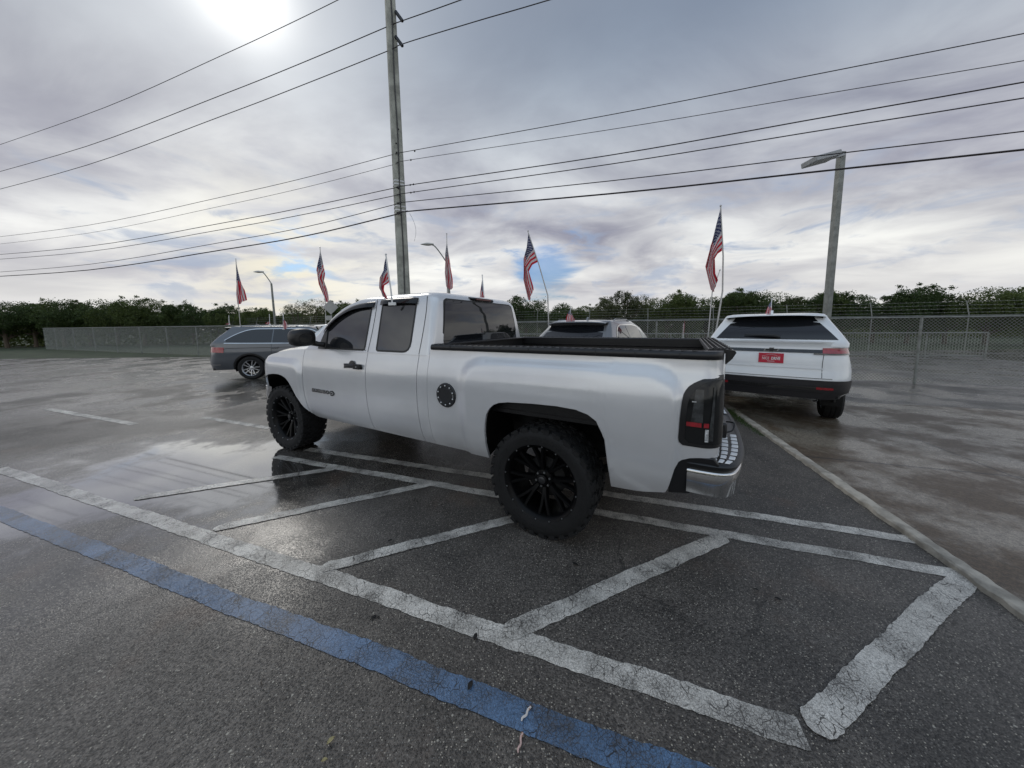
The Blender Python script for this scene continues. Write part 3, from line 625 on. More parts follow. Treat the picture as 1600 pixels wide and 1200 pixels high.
def build_side(side):
    # bed side
    def path(t, z):               # t: -s along the side, then round the corner, then inwards
        r = .11; s0 = -1.02
        if -t >= s0: return -t, ybody(-t, z)
        a = (t+s0)/r
        if a <= math.pi/2: return s0-r*math.sin(a), ybody(s0, z)-r*(1-math.cos(a))
        return s0-r, ybody(s0, z)-r-(a-math.pi/2)*r
    cols = sorted(set([round(v, 4) for v in frange(-1.108, -.50, 14)+[-a[0] for a in REAR_ARCH]+frange(-.36, .42, 14)+frange(.515, 1.02, 12)+[.864, .872, .884, .897, .918]+frange(1.02, 1.02+.11*math.pi/2, 8)+[1.02+.11*math.pi/2+.07]]))
    zbp = [(-1.108, SILL), (-.4901, SILL)]+[(-a, b) for a, b in REAR_ARCH[::-1]]+[(.52, .50), (.70, .515), (.855, .56), (.872, .62), (.897, .735), (.918, .785), (.955, .812), (1.03, .83), (1.3, .835)]
    zbp = sorted(zbp)
    mb = panel('bed_side', cols, lambda t: interp(t, zbp), lambda t: 1.415, None, 26, side=side, path=path)
    mb.build('bed_side', P_TRUCK, truck, 40)
    # cab corner
    panel('cab_corner', frange(1.108+GAP, 1.24-GAP, 4), lambda s: SILL, lambda s: 1.356, ybody, 22, side=side).build('cab_corner', P_TRUCK, truck, 40)
    d2 = panel('rear_door', frange(1.24+GAP, 1.97-GAP, 12), lambda s: SILL, lambda s: 1.352, ybody, 22, side=side).build('rear_door', P_TRUCK, truck, 40)
    ffc = sorted(set([round(v, 4) for v in frange(2.0, 3.0, 9)+[1.97+GAP, 3.06, 3.10, 3.13, 3.15-GAP]]))
    dzb = [(3.05, SILL), (3.15, SILL+.05)]
    d1 = panel('front_door', ffc, lambda s: interp(s, dzb), lambda s: 1.352, ybody, 22, side=side).build('front_door', P_TRUCK, truck, 40)
    # front fender
    fc = sorted(set([round(v, 4) for v in [3.15+GAP]+[a for a, b in FRONT_ARCH if a > 3.16]+frange(3.2, 4.1, 16)+frange(4.15, 4.38, 8)]))
    fzb = [(3.15, .56)]+[q for q in FRONT_ARCH if q[0] > 3.16]+[(4.16, .68), (4.38, .70)]
    ftop = [(3.15, 1.345), (3.4, 1.335), (3.7, 1.30), (3.95, 1.25), (4.1, 1.205), (4.2, 1.165), (4.3, 1.11), (4.38, 1.05)]
    panel('front_fender', fc, lambda s: interp(s, fzb), lambda s: interp(s, ftop), ybody, 20, side=side).build('front_fender', P_TRUCK, truck, 40)
    # wheel well liners
    for arch, nm in ((REAR_ARCH, 'wheel_well'), (FRONT_ARCH, 'wheel_well')):
        rows = []
        for k, dy in enumerate((0.004, .03, .10, .22, .40, .50)):
            sc_ = 1+.02*min(k, 2); cx = sum(a for a, b in arch)/len(arch)
            rows.append([(cx+(a-cx)*(1.0+ (.012*k if k < 3 else .03)), side*(ybody(a, b)-dy), b+(.0 if k == 0 else .012*min(k, 3))) for a, b in arch])
        mb = MB(); mb.rows(rows)
        last = rows[-1]; mb.add(last, [tuple(range(len(last)))]); mb.build(nm, LINER, truck, 60)
        # stiffening rib along the top of the liner
        mb = MB(); mb.tube([Vector((a, side*(ybody(a, b)-.13), b-.022)) for a, b in arch[5:-6]], .009, 6); mb.build('liner_rib', LINER, truck)
    # front door furniture
    y0 = ybody(2.17, 1.19)
    h = MB(); h.rows([[ (2.02+.31*i/10, side*(y0+.006+.030*math.sin(math.pi*min(1, max(0, i/10)))**.5*(1 if k in (1, 2) else 0)+.0), 1.166+.05*(k/3)+.006*math.sin(math.pi*i/10)) for k in range(4)] for i in range(11)])
    h.box((2.085, side*(y0+.018), 1.195), (.10, .036, .052))
    h.rows([[(2.19+.06*math.cos(a)*k, side*(y0+.010-.01*k), 1.20+.055*math.sin(a)*k) for a in frange(0, math.pi, 10)] for k in (1.0, .8, .4)])
    h.build('door_handle', BLK, d1, 50, .004)
    MB().lathe([(0.0, 0), (.009, 0), (.010, -.004)], 16, (2.075, side*(y0+.041), 1.195)).build('key_lock', DCHR, d1)
    # mirror
    mc = Vector((2.80, side*1.135, 1.495))
    rows = []
    for i in range(13):
        a = -math.pi/2+math.pi*i/12; cr = max(0, math.cos(a))**.5; sx = math.sin(a)
        rows.append([(mc.x+.075*sx, mc.y+side*(math.copysign(abs(math.cos(b))**.7, math.cos(b))*.130*cr**.45), mc.z+math.copysign(abs(math.sin(b))**.7, math.sin(b))*(.105 if math.sin(b) > 0 else .095)*cr**.45) for b in frange(0, 2*math.pi, 24)[:-1]])
    mm = MB(); mm.rows(rows, True, True); mm.tube([(2.80, side*1.04, 1.44), (2.78, side*.98, 1.42), (2.765, side*.925, 1.41)], [.035, .03, .032], 10)
    mir = mm.build('wing_mirror', BLK, d1, 60)
    MB().rows([[(mc.x-.0765-.001*(1-(k/3)**2), mc.y+side*.07*k/3*math.cos(b), mc.z+.05*k/3*math.sin(b)) for b in frange(0, 2*math.pi, 20)[:-1]] for k in (0.01, 1, 2, 3)], True).build('mirror_glass', GLS, mir)
    MB().prism([(2.70, 1.362), (2.86, 1.362), (2.79, 1.56), (2.745, 1.60)], lambda s, z: (s, side*(yup(z)+.001), z), lambda s, z: (s, side*(yup(z)+.014), z)).build('mirror_base', BLK, d1, 30, .004)
    # cab glazing above the belt
    def flat(off): return lambda s, z: (s, side*(yup(z)+off), z)
    def glaze(pts, frame, nmg):
        o = smoothpts(pts, 5, True); cx = sum(q[0] for q in o)/len(o); cz = sum(q[1] for q in o)/len(o)
        fo = []
        for i, q in enumerate(o):
            a = o[(i-1) % len(o)]; b = o[(i+1) % len(o)]; t = (b-a).normalized(); n = Vector((t.y, -t.x))
            if (q-Vector((cx, cz))).dot(n) < 0: n = -n
            fo.append(q+n*.017)
        N = len(o); vs = [flat(.0045)(*q) for q in fo]+[flat(.0045)(*q) for q in o]+[flat(-.002)(*q) for q in fo]+[flat(-.001)(*q) for q in o]
        fs = []
        for i in range(N):
            j = (i+1) % N; fs += [(i, j, N+j, N+i), (2*N+i, i, j, 2*N+j)[::-1], (N+i, N+j, 3*N+j, 3*N+i)]
        MB().add(vs, fs).build('window_seal', RUBSEAL, frame, 40)
        MB().prism([tuple(q) for q in o], flat(-.004), flat(.0025)).build('window_glass', GLSS, frame, 20)
    def rc(pts, rs):      # round the corners of a polygon
        out = []; n = len(pts)
        for i in range(n):
            p = Vector(pts[i]); a = (Vector(pts[i-1])-p).normalized(); b = (Vector(pts[(i+1) % n])-p).normalized(); r = rs[i]
            if r <= 0: out.append(p); continue
            for k in range(5):
                t = k/4; out.append((p+a*r)*(1-t)**2+p*2*t*(1-t)+(p+b*r)*t*t)
        return out
    def glaze2(pts, rs, frame):
        global smoothpts
        o = rc(pts, rs); sp = smoothpts
        smoothpts = lambda p, n, c: [Vector(q) for q in p]; glaze(o, frame, 0); smoothpts = sp
    glaze2([(2.035, 1.378), (2.735, 1.378), (2.755, 1.59), (2.60, 1.70), (2.45, 1.775), (2.28, 1.815), (2.05, 1.83)], [.02, .012, .02, .05, .05, .06, .03], d1)
    glaze2([(1.375, 1.378), (1.83, 1.378), (1.865, 1.845), (1.395, 1.845)], [.085, .02, .035, .04], d2)
    # rain guards over the windows
    def visor(pts, frame):
        pts = smoothpts(pts, 4); rows = []
        for i, q in enumerate(pts):
            e = min(1, i/2, (len(pts)-1-i)/2)
            rows.append([flat(.003)(q[0], q[1]+.030), flat(.012+.016*e)(q[0], q[1]+.022), flat(.016+.022*e)(q[0], q[1]), flat(.018+.026*e)(q[0], q[1]-.028), flat(.014+.020*e)(q[0], q[1]-.031), flat(.004)(q[0], q[1]+.02)])
        MB().rows(rows, True, True).build('rain_guard', LENS, frame, 50)
    visor([(2.80, 1.575), (2.66, 1.685), (2.50, 1.77), (2.33, 1.825), (2.16, 1.845), (2.0, 1.85)], d1)
    visor([(1.90, 1.868), (1.7, 1.872), (1.5, 1.870), (1.37, 1.860)], d2)
    # seams above the belt
    for pts, fr in ((([(1.968, 1.352), (1.958, 1.55), (1.962, 1.75), (1.975, 1.90)]), d2), (([(1.24, 1.352), (1.235, 1.55), (1.24, 1.75), (1.26, 1.90)]), d2)):
        pts = smoothpts(pts, 5); MB().rows([[flat(.0015)(q[0]-.004, q[1]), flat(.0015)(q[0]+.004, q[1])] for q in pts]).build('door_seam', RUBSEAL, fr, 0)
    MB().rows([[(s, side*(ybody(s, 1.353)-.003), 1.353), (s, side*(yup(1.366)+.004), 1.372)] for s in frange(2.0, 2.78, 6)]).build('belt_seal', RUBSEAL, d1)
    return d1, d2
def yup(z): return .931-.29*(z-1.355)
d1, d2 = build_side(1); build_side(-1)
for o in (d1, d2): pass
# cab shell above the belt
def rrect(x0, x1, hw, rr, rf, z, bow, n=6):
    pts = []
    for cx, cy, a0, r in ((x0+rr, hw-rr, 90, rr), (x0+rr, -hw+rr, 180, rr), (x1-rf, -hw+rf, 270, rf), (x1-rf, hw-rf, 0, rf)):
        for k in range(n+1):
            a = R(a0+90*k/n); pts.append([cx+r*math.cos(a), cy+r*math.sin(a), z])
        if a0 == 90: pts += [[x0, y, z] for y in frange(hw-rr, -hw+rr, 10)[1:-1]]
        if a0 == 270: pts += [[x1, y, z] for y in frange(-hw+rf, hw-rf, 10)[1:-1]]
    xm = (x0+x1)/2
    for p in pts:
        if p[0] > xm: p[0] += bow*max(0, 1-(p[1]/hw)**2)*(p[0]-xm)/(x1-xm)
        else: p[0] -= .015*max(0, 1-(p[1]/hw)**2)*(xm-p[0])/(xm-x0)
    return pts
LV = [(1.345, 1.112, 3.17, yup(1.345), .05, .07, .14), (1.44, 1.114, 3.07, yup(1.44), .055, .07, .14), (1.525, 1.118, 2.975, yup(1.525), .06, .07, .13), (1.64, 1.126, 2.85, yup(1.64), .065, .07, .13), (1.753, 1.138, 2.71, yup(1.753), .07, .07, .12), (1.83, 1.150, 2.58, yup(1.83), .07, .08, .11), (1.875, 1.160, 2.46, yup(1.875), .075, .09, .10), (1.905, 1.178, 2.36, yup(1.905)-.006, .08, .10, .10), (1.925, 1.20, 2.28, .745, .09, .12, .09), (1.942, 1.235, 2.18, .70, .12, .15, .08), (1.955, 1.29, 2.08, .63, .16, .2, .06), (1.964, 1.38, 1.98, .52, .2, .2, .03), (1.969, 1.50, 1.85, .36, .15, .15, 0), (1.971, 1.62, 1.72, .12, .04, .04, 0)]
mb = MB(); mb.rows([rrect(a, b, c, d, e, z, f) for z, a, b, c, d, e, f in LV], True, True)
cab = mb.build('cab_shell', P_TRUCK, truck, 50)
def xr(z): return interp(z, [(l[0], l[1]) for l in LV])
def rearglass():
    def f(off): return lambda y, z: (xr(z)-.015*max(0, 1-(y/.8)**2)-off, y, z)
    o = [(-.745, 1.43), (.745, 1.43), (.655, 1.868), (-.655, 1.868)]
    def rcl(pts, r, g):
        out = []
        for i in range(4):
            p = Vector(pts[i]); a = (Vector(pts[i-1])-p).normalized(); b = (Vector(pts[(i+1) % 4])-p).normalized()
            for k in range(6): t = k/5; out.append((p+a*r)*(1-t)**2+p*2*t*(1-t)+(p+b*r)*t*t)
        return out
    def patch(pts, off, m, name, par, rows=10):
        # horizontal rows across the outline so the pane follows the curve
        L = [];
        for j in range(rows+1):
            z = pts[0][1]+(pts[2][1]-pts[0][1])*j/rows; hw = pts[1][0]+(pts[2][0]-pts[1][0])*j/rows
            e = min(j, rows-j)/rows; r = .045; d = min(z-pts[0][1], pts[2][1]-z); cut = 0 if d > r else r-math.sqrt(max(0, r*r-(r-d)**2))
            L.append([f(off)(y, z) for y in frange(-hw+cut, hw-cut, 14)])
        return MB().rows(L).build(name, m, par, 60)
    patch([(-.765, 1.405), (.765, 1.405), (.672, 1.885), (-.672, 1.885)], .002, RUBSEAL, 'rear_window_seal', cab, 24)
    patch(o, .0045, GLS, 'rear_window', cab, 24)
    mb = MB(); mb.rows([[(xr(1.915)-.03-.012*math.cos(math.pi*y/.46)-dx_, y, 1.905+dz_) for dx_, dz_ in ((-.03, -.014), (.006, -.016), (.012, 0), (.002, .018), (-.05, .020))] for y in frange(-.23, .23, 10)], True, True)
    br = mb.build('brake_light', LENS, cab, 40); MB().box((xr(1.915)-.056, 0, 1.906), (.006, .30, .016)).build('brake_lens', mat('dark_red_lens', (.10, .01, .012), .2), br)
rearglass()
# windshield
def ws(off): 
    def f(u, v):
        z = 1.40+.47*u; s = interp(z, [(l[0], l[2]) for l in LV]); hw = interp(z, [(l[0], l[3]) for l in LV])-.085; y = hw*(2*v-1); bow = interp(z, [(l[0], l[6]) for l in LV])
        return (s+bow*(1-(y/(hw+.085))**2)+off, y, z+off*.7)
    return f
MB().grid(ws(.004), 8, 14).build('windshield', GLS, cab, 60)

# antenna fin on roof
MB().prism([(2.10, 1.94), (2.18, 1.94), (2.11, 1.985)], lambda s, z: (s, -.01, z), lambda s, z: (s, .01, z)).build('roof_antenna', BLK, cab)
# bed: rail caps, walls, floor, bulkhead, tailgate
for side in (1, -1):
    prof = [(.925+.006, 1.400), (.925+.014, 1.412), (.925+.014, 1.432), (.925+.004, 1.446), (.925-.010, 1.450), (.845, 1.449), (.832, 1.442), (.832, 1.385)]
    cols = frange(1.085, -1.02, 60)
    mb = MB(); rows = []
    for s in cols: rows.append([(s, side*y, z+.003*((1.085-s)/2.1)) for y, z in prof])
    for a in frange(0, 90, 8)[1:]:
        r = .11; s = -1.02-(r)*math.sin(R(a)); rows.append([(s-(y-.86)*.0, side*(y-r*(1-math.cos(R(a)))*(1 if y > .84 else .6)), z+.003) for y, z in prof])
    mb.rows(rows, False)
    for s in frange(1.04, -.98, 34):      # raised tread ridges
        mb.box((s, side*.915, 1.4525), (.034, .007, .004), rz=side*.6); mb.box((s-.03, side*.895, 1.4525), (.034, .007, .004), rz=-side*.6)
        mb.box((s, side*.873, 1.4525), (.034, .007, .004), rz=side*.6)
    for s in frange(.86, -.9, 7): mb.box((s, side*.9385, 1.424), (.006, .004, .034))
    mb.build('rail_cap', BLK, truck, 40)
    MB().rows([[(s, side*.835, 1.40), (s, side*.835, 1.36), (s, side*.86, 1.35), (s, side*.86, .93)] for s in (1.08, -1.10)]).build('bed_wall', BLK, truck, 30)
mb = MB(); mb.box((0, 0, .915), (2.2, 1.74, .03))
for y in frange(-.8, .8, 16): mb.box((0, y, .935), (2.18, .04, .014))
mb.build('bed_floor', BLK, truck, 30)
mb = MB(); mb.box((1.075, 0, 1.18), (.03, 1.74, .52)); mb.box((1.055, 0, 1.44), (.075, 1.69, .02)); mb.build('bed_bulkhead', BLK, truck, 30, .004)
mb = MB(); mb.box((-1.115, 0, 1.17), (.055, 1.60, .54)); tg = mb.build('tailgate', P_TRUCK, truck, 30, .01)
mb = MB(); cap = [(-1.045, 1.437), (-1.05, 1.458), (-1.12, 1.462), (-1.185, 1.452), (-1.192, 1.440), (-1.175, 1.405), (-1.145, 1.37), (-1.142, 1.437)]
mb.rows([[(x, y, z) for x, z in cap] for y in frange(-.83, .80, 16)], True, True)
for y in frange(-.78, .76, 12): mb.box((-1.115, y, 1.4635), (.12, .007, .006))
for x in (-1.075, -1.105, -1.135, -1.165): mb.box((x, 0, 1.4635-.02*max(0, -1.13-x)*3), (.007, 1.60, .006))
mb.build('tailgate_cap', BLK, tg, 30)
MB().box((-1.155, 0, .93), (.05, 1.40, .10)).build('tailgate_trim', BLK, tg, 30, .012)
MB().box((-1.146, 0, 1.22), (.014, .26, .09)).build('tailgate_handle', BLK, tg, 30, .01)
# tail lights
def tailpath(t, z):
    r = .11; s0 = -1.02
    if -t >= s0: return -t, ybody(-t, z)
    a = (t+s0)/r
    if a <= math.pi/2: return s0-r*math.sin(a), ybody(s0, z)-r*(1-math.cos(a))
    return s0-r, ybody(s0, z)-r-(a-math.pi/2)*r
def tailpatch(zlo, zhi, lf, t1, off, side, nz=18, nt=30):
    rows = []
    for j in range(nz+1):
        z = zlo(0)+(zhi-zlo(0))*j/nz if callable(zlo) else zlo+(zhi-zlo)*j/nz
        t0 = lf(z); row = []
        for i in range(nt+1):
            t = t0+(t1-t0)*i/nt; x, y = tailpath(t, z); x2, y2 = tailpath(t+.004, z); nx, ny = (y2-y), -(x2-x); L = math.hypot(nx, ny) or 1
            nx, ny = nx/L, ny/L
            if ny < 0 and t < 1.1: nx, ny = -nx, -ny
            if t > 1.1 and nx > 0: nx, ny = -nx, -ny
            row.append((x+nx*off, side*(y+ny*off), z))
        rows.append(row)
    # close it back to the body with a rim
    c = rows; rim = []
    mb = MB(); mb.rows(rows)
    edge = [r[0] for r in rows]; mb.rows([edge, [(p[0]+.0, p[1]-side*(off+.01), p[2]) for p in edge]])
    return mb
for side in (1, -1):
    left = [(.893, .935), (.905, .916), (.93, .909), (1.05, .912), (1.158, .920), (1.209, .930), (1.249, .955), (1.284, 1.00), (1.305, 1.06), (1.315, 1.12)]
    base = tailpatch(.893, 1.315, lambda z: interp(z, left), 1.19, .004, side).build('tail_light', BLK, truck, 50)
    base['label'] = 'smoked black tail light with a red strip'
    in_ = [(.915, .965), (.93, .945), (1.05, .945), (1.15, .952), (1.20, .968), (1.24, .995), (1.27, 1.03), (1.292, 1.09)]
    tailpatch(.915, 1.29, lambda z: interp(z, in_), 1.185, .010, side).build('light_lens', LENS, base, 50)
    tailpatch(1.045, 1.235, lambda z: .972+.1*(z-1.045), 1.030, .0150, side, 4, 8).build('reflector', LENS2, base, 50)
    tailpatch(.94, 1.25, lambda z: 1.058+.06*(z-.94), 1.082+.0, .0150, side, 4, 5).build('reflector', LENS2, base, 50)
    tailpatch(1.018, 1.044, lambda z: .950, 1.025, .0170, side, 2, 8).build('red_reflector', REDL, base, 50)
    tailpatch(1.018, 1.044, lambda z: 1.035, 1.058, .0170, side, 2, 4).build('red_reflector', REDL, base, 50)
    tailpatch(.935, 1.008, lambda z: 1.042, 1.058, .0170, side, 2, 4).build('reverse_lens', CLRL, base, 50)
    MB().box((-.985, side*(ybody(-.985, 1.163)+.0155), 1.163), (.022, .002, .006)).build('light_mark', CLRL, base)
# rear bumper
bp = [(-.965, .952), (-1.05, .953), (-1.13, .945), (-1.185, .915), (-1.225, .85), (-1.26, .72), (-1.285, .55), (-1.30, .3), (-1.305, 0)]
full = [(x, y) for x, y in bp]+[(x, -y) for x, y in bp[-2::-1]]
full = [tuple(q) for q in smoothpts(full, 3)]
def strip(z0, z1, off0, off1, m, name, par, pts=full, lip=.02):
    rows = []
    cx = -.4
    for i, (x, y) in enumerate(pts):
        a = Vector(pts[max(i-1, 0)]); b = Vector(pts[min(i+1, len(pts)-1)]); t = (b-a).normalized(); n = Vector((-t.y, t.x))
        if n.x > .2 or (abs(n.x) <= .2 and n.y*y < 0): n = -n
        rows.append([(x+n.x*(off0-lip), y+n.y*(off0-lip), z0), (x+n.x*off0, y+n.y*off0, z0+.006), (x+n.x*(off0*.4+off1*.6), y+n.y*(off0*.4+off1*.6), z0+(z1-z0)*.5), (x+n.x*off1, y+n.y*off1, z1-.012), (x+n.x*(off1-.006), y+n.y*(off1-.006), z1-.003), (x+n.x*(off1-lip), y+n.y*(off1-lip), z1)])
    return MB().rows(rows).build(name, m, par, 50)
bumper = strip(.588, .748, -.012, .004, CHR, 'rear_bumper', truck)
strip(.742, .795, -.006, .010, BLK, 'bumper_top_trim', bumper, lip=.03)
mb = MB(); mb.rows([[(x+dx_*1.0, y*.995, .790) for dx_ in (0.0, .1, .2)] for x, y in full]); mb.build('bumper_top', BLK, bumper, 20)
for side in (1, -1):
    o = [(-.868, .555), (-.99, .565), (-.985, .76), (-1.10, .765), (-1.13, .79), (-1.10, .835), (-.97, .822), (-.918, .795), (-.893, .735), (-.872, .62)]
    MB().prism(o, lambda s, z: (s, side*(ybody(s, z)-.055), z), lambda s, z: (s, side*(ybody(s, z)-.012), z)).build('bumper_end_cap', BLK, bumper, 40, .008)
    # step pad of raised silver treads
    mb = MB(); n = 8
    def padpt(u, v):     # u from the outer end towards the middle, v front to back
        y = .925-.62*u; xb = interp(-y, [(-.95, -1.178), (-.90, -1.20), (-.84, -1.228), (-.72, -1.258), (-.55, -1.282), (-.3, -1.297)])
        xf = -1.085-.03*u; return Vector((xf+(xb+.012-xf)*v, side*y, .7985))
    for i in range(n):
        for j in range(3):
            u0, u1 = (i+.20)/n, (i+.80)/n; v0, v1 = (j+.15)/3, (j+.85)/3; h = .006
            q = [padpt(u0, v0), padpt(u1, v0), padpt(u1, v1), padpt(u0, v1)]; c = sum(q, Vector())/4
            mb.add(q+[c+(p-c)*.84+Vector((0, 0, h)) for p in q], [(4, 5, 6, 7), (0, 1, 5, 4), (1, 2, 6, 5), (2, 3, 7, 6), (3, 0, 4, 7)])
    mb.build('step_pad', mat('silver_step_plastic', (.80, .81, .83), .45, .0), bumper, 20)
mb = MB(); mb.box((-1.20, 0, .52), (.20, .09, .09))
mb.build('hitch', BLK, bumper, 30, .004)
mb = MB()
mb.tube(smoothpts([(-1.16, .42, .86), (-1.20, .38, .83), (-1.25, .34, .84), (-1.26, .28, .88), (-1.20, .22, .86), (-1.17, .18, .82)], 5), .006, 6)
mb.build('wiring_loop', BLK, bumper)
# fuel door
f = MB(); c = Vector((.885, 0, 1.012)); yf = ybody(.885, 1.012)
f.lathe([(0, .014), (.070, .014), (.074, .010), (.078, .014), (.102, .012), (.108, .004), (.108, -.004)], 48, (.885, yf, 1.012)); fd = f.build('fuel_door', mat('fuel_door_black', (.022, .023, .025), .38), truck, 40)
for k in range(10):
    a = R(36*k+18); MB().lathe([(0, .007), (.004, .007), (.0075, .004), (.0075, 0)], 10, (.885+.084*math.cos(a), yf+.0125, 1.012+.084*math.sin(a))).build('bolt', ALU, fd, 40)
MB().box((.80, yf+.013, 1.012), (.012, .006, .03)).build('hinge', DCHR, fd)
# badge on the front door
bm_ = Matrix(((-1, 0, 0, 2.80), (0, 0, 1, ybody(2.8, .868)+.004), (0, 1, 0, .868), (0, 0, 0, 1)))
text('badge_lettering', 'SILVERADO', .052, CHR, d1, bm_ @ Matrix.Translation((0, .003, .003)), .002, .0006, .15, 1.28)
text('badge_shadow_outline', 'SILVERADO', .052, BLK, d1, bm_ @ Matrix.Translation((0, -.003, 0)), .002, .0035, .15, 1.28)  # black copy set lower: outline plus the badge's shadow put into colour
mb = MB(); yb = ybody(2.56, .86)
mb.rows([[(2.575-.045*math.cos(a), yb+.002, .862+.030*math.sin(a)), (2.575-.045*math.cos(a), yb+.007, .862+.030*math.sin(a)), (2.575-.03*math.cos(a), yb+.007, .862+.018*math.sin(a)), (2.575-.03*math.cos(a), yb+.002, .862+.018*math.sin(a))] for a in frange(-2.4, 2.4, 24)]); mb.box((2.60, yb+.004, .862), (.06, .006, .012))
mb.build('badge_emblem', BLK, d1, 40)
# hood, front end
def hood(u, v):
    s = 3.13+1.22*u; y = (2*v-1); hw = .90-.20*max(0, u-.6)**1.6*2.2; z = interp(s, [(3.13, 1.385), (3.5, 1.385), (3.9, 1.345), (4.15, 1.29), (4.27, 1.22), (4.35, 1.12)])
    e = abs(y); z -= .045*max(0, (e-.72)/.28)**2+.02*e*e; z += .018*sstep(.55, .48, e)
    return (s, y*hw, z)
MB().grid(hood, 18, 24).build('hood', P_TRUCK, truck, 50)
mb = MB(); mb.rows([[(3.10+.05*k, y, 1.375+.004*k) for k in range(3)] for y in frange(-.88, .88, 8)]); mb.build('cowl', BLK, truck)
mb = MB(); mb.box((4.36, 0, .98), (.05, 1.15, .28)); gr = mb.build('grille', BLK, truck, 30, .01)
MB().box((4.39, 0, .99), (.035, 1.16, .05)).build('grille_bar', CHR, gr, 30, .008)
for side in (1, -1):
    MB().prism([(.59, .84), (.84, .84), (.80, 1.12), (.59, 1.10)], lambda y, z: (4.40-.55*max(0, y-.6)**1.3, side*y, z), lambda y, z: (4.30-.6*max(0, y-.6), side*y, z)).build('headlight', CLRL, truck, 30, .01)
fb = smoothpts([(4.05, .93), (4.20, .925), (4.34, .86), (4.45, .66), (4.50, .35), (4.51, 0), (4.50, -.35), (4.45, -.66), (4.34, -.86), (4.20, -.925), (4.05, -.93)], 3)
MB().rows([[(x-.03, y*.98, .55), (x, y, .57), (x+.012, y, .68), (x, y, .80), (x-.04, y*.97, .815)] for x, y in fb]).build('front_bumper', CHR, truck, 50)
# chassis
mb = MB(); mb.box((1.7, 0, .62), (5.2, .9, .22)); mb.box((2.0, 0, .55), (2.05, 1.66, .08)); mb.box((4.1, 0, .85), (.5, 1.2, .4)); mb.box((-.9, 0, .72), (.5, 1.5, .1))
for x in (0, 3.67): mb.tube([(x, -.72, .43), (x, .72, .43)], .05, 10)
mb.tube([(-.12, .1, .43), (.12, .1, .43)], .14, 12)
for y in (-.55, .55): mb.tube([(.7, y, .55), (.3, y, .40), (0, y, .36), (-.3, y, .41), (-.75, y, .60)], .03, 6)
mb.build('chassis', BLKM, truck, 30)
mb = MB()
for y in (.86, -.86): mb.rows([[(s, y, .60), (s, y, 1.34)] for s in (.55, 3.05)])
mb.build('inner_body', BLKM, truck)
MB().box((3.7, 0, .95), (1.1, 1.0, .5)).build('engine_bay', BLKM, truck)
# seats seen through nothing but kept for the cab shape
# wheels
def tyre_mesh():
    mb = MB(); mb.lathe([(.292, -.135), (.30, -.150), (.35, -.160), (.392, -.156), (.410, -.142), (.414, -.10), (.415, 0), (.414, .10), (.410, .142), (.392, .156), (.35, .160), (.30, .150), (.292, .135)], 72)
    n = 30
    for k in range(n):
        for s in (-1, 1):
            a = 2*math.pi*(k+(.5 if s > 0 else 0))/n
            for (yy, da, rr, d) in ((.128, 0, .4195, (.062, .048, .016)), (.074, .35, .421, (.05, .040, .012)), (.026, .1, .421, (.048, .040, .012)), (.150, .15, .407, (.046, .012, .03))):
                b = a+da*2*math.pi/n
                m = Matrix.Rotation(-b, 3, 'Y'); c = m @ Vector((rr, 0, 0)); c.y = s*yy
                tw = Matrix.Rotation(.35*s*(1 if yy < .1 else .2), 3, 'X')
                vs = [c+m @ (tw @ Vector((d[2]/2*e, d[1]/2*f_, d[0]/2*g))) for e in (-1, 1) for f_ in (-1, 1) for g in (-1, 1)]
                mb.add(vs, [(0, 1, 3, 2), (4, 6, 7, 5), (0, 4, 5, 1), (2, 3, 7, 6), (0, 2, 6, 4), (1, 5, 7, 3)])
    for k in range(40):      # raised sidewall letters and ribs
        if k % 10 in (7, 8, 9): continue
        a = 2*math.pi*k/40; m = Matrix.Rotation(-a, 3, 'Y')
        c = m @ Vector((.352, 0, 0)); c.y = .1605
        mb.add([c+m @ Vector((.011*e, .0015*f_, .012*g)) for e in (-1, 1) for f_ in (-1, 1) for g in (-1, 1)], [(0, 1, 3, 2), (4, 6, 7, 5), (0, 4, 5, 1), (2, 3, 7, 6), (0, 2, 6, 4), (1, 5, 7, 3)])
    return mb
def rim_mesh():
    mb = MB(); mb.lathe([(.292, -.14), (.27, -.12), (.262, .03), (.268, .085), (.276, .105), (.290, .120), (.302, .138), (.297, .146), (.286, .140), (.270, .122), (.262, .10), (.255, .03), (.255, -.12)], 64)
    mb.lathe([(0, .092), (.030, .092), (.040, .086), (.043, .062), (.07, .055), (.085, .035), (.09, .0), (.05, -.06)], 32)
    for k in range(8):
        a = 2*math.pi*k/8+.2
        for da in (-.105, .105):
            rows = []
            for i in range(7):
                t = i/6; r = .060+.205*t; ang = a+da*(.55+.9*t**.8)*(.6+.4*t)
                w_ = .015; y = .040+.058*t**.8
                m = Matrix.Rotation(-ang, 3, 'Y'); c = m @ Vector((r, 0, 0)); c.y = y; tdir = m @ Vector((0, 0, 1))
                rows.append([c+tdir*w_, c+tdir*w_*.6+Vector((0, .010, 0)), c-tdir*w_*.6+Vector((0, .010, 0)), c-tdir*w_, c-tdir*w_+Vector((0, -.03, 0)), c+tdir*w_+Vector((0, -.03, 0))])
            mb.rows(rows, True, True)
    return mb
hubm = MB().lathe([(0, .02), (.10, .02), (.16, .0), (.17, -.09), (.10, -.11), (0, -.11)], 32)
w0 = hubm.build('wheel', BLKM, truck, 40)
ty0 = tyre_mesh().build('tyre', RUB, w0, 35); rm0 = rim_mesh().build('rim', RIM, w0, 35)
bo = MB()
for k in range(16):
    a = 2*math.pi*k/16; bo.lathe([(0, .006), (.0045, .005), (.0065, .001), (.0065, -.003)], 8, (.290*math.cos(a), .1455, .290*math.sin(a)))
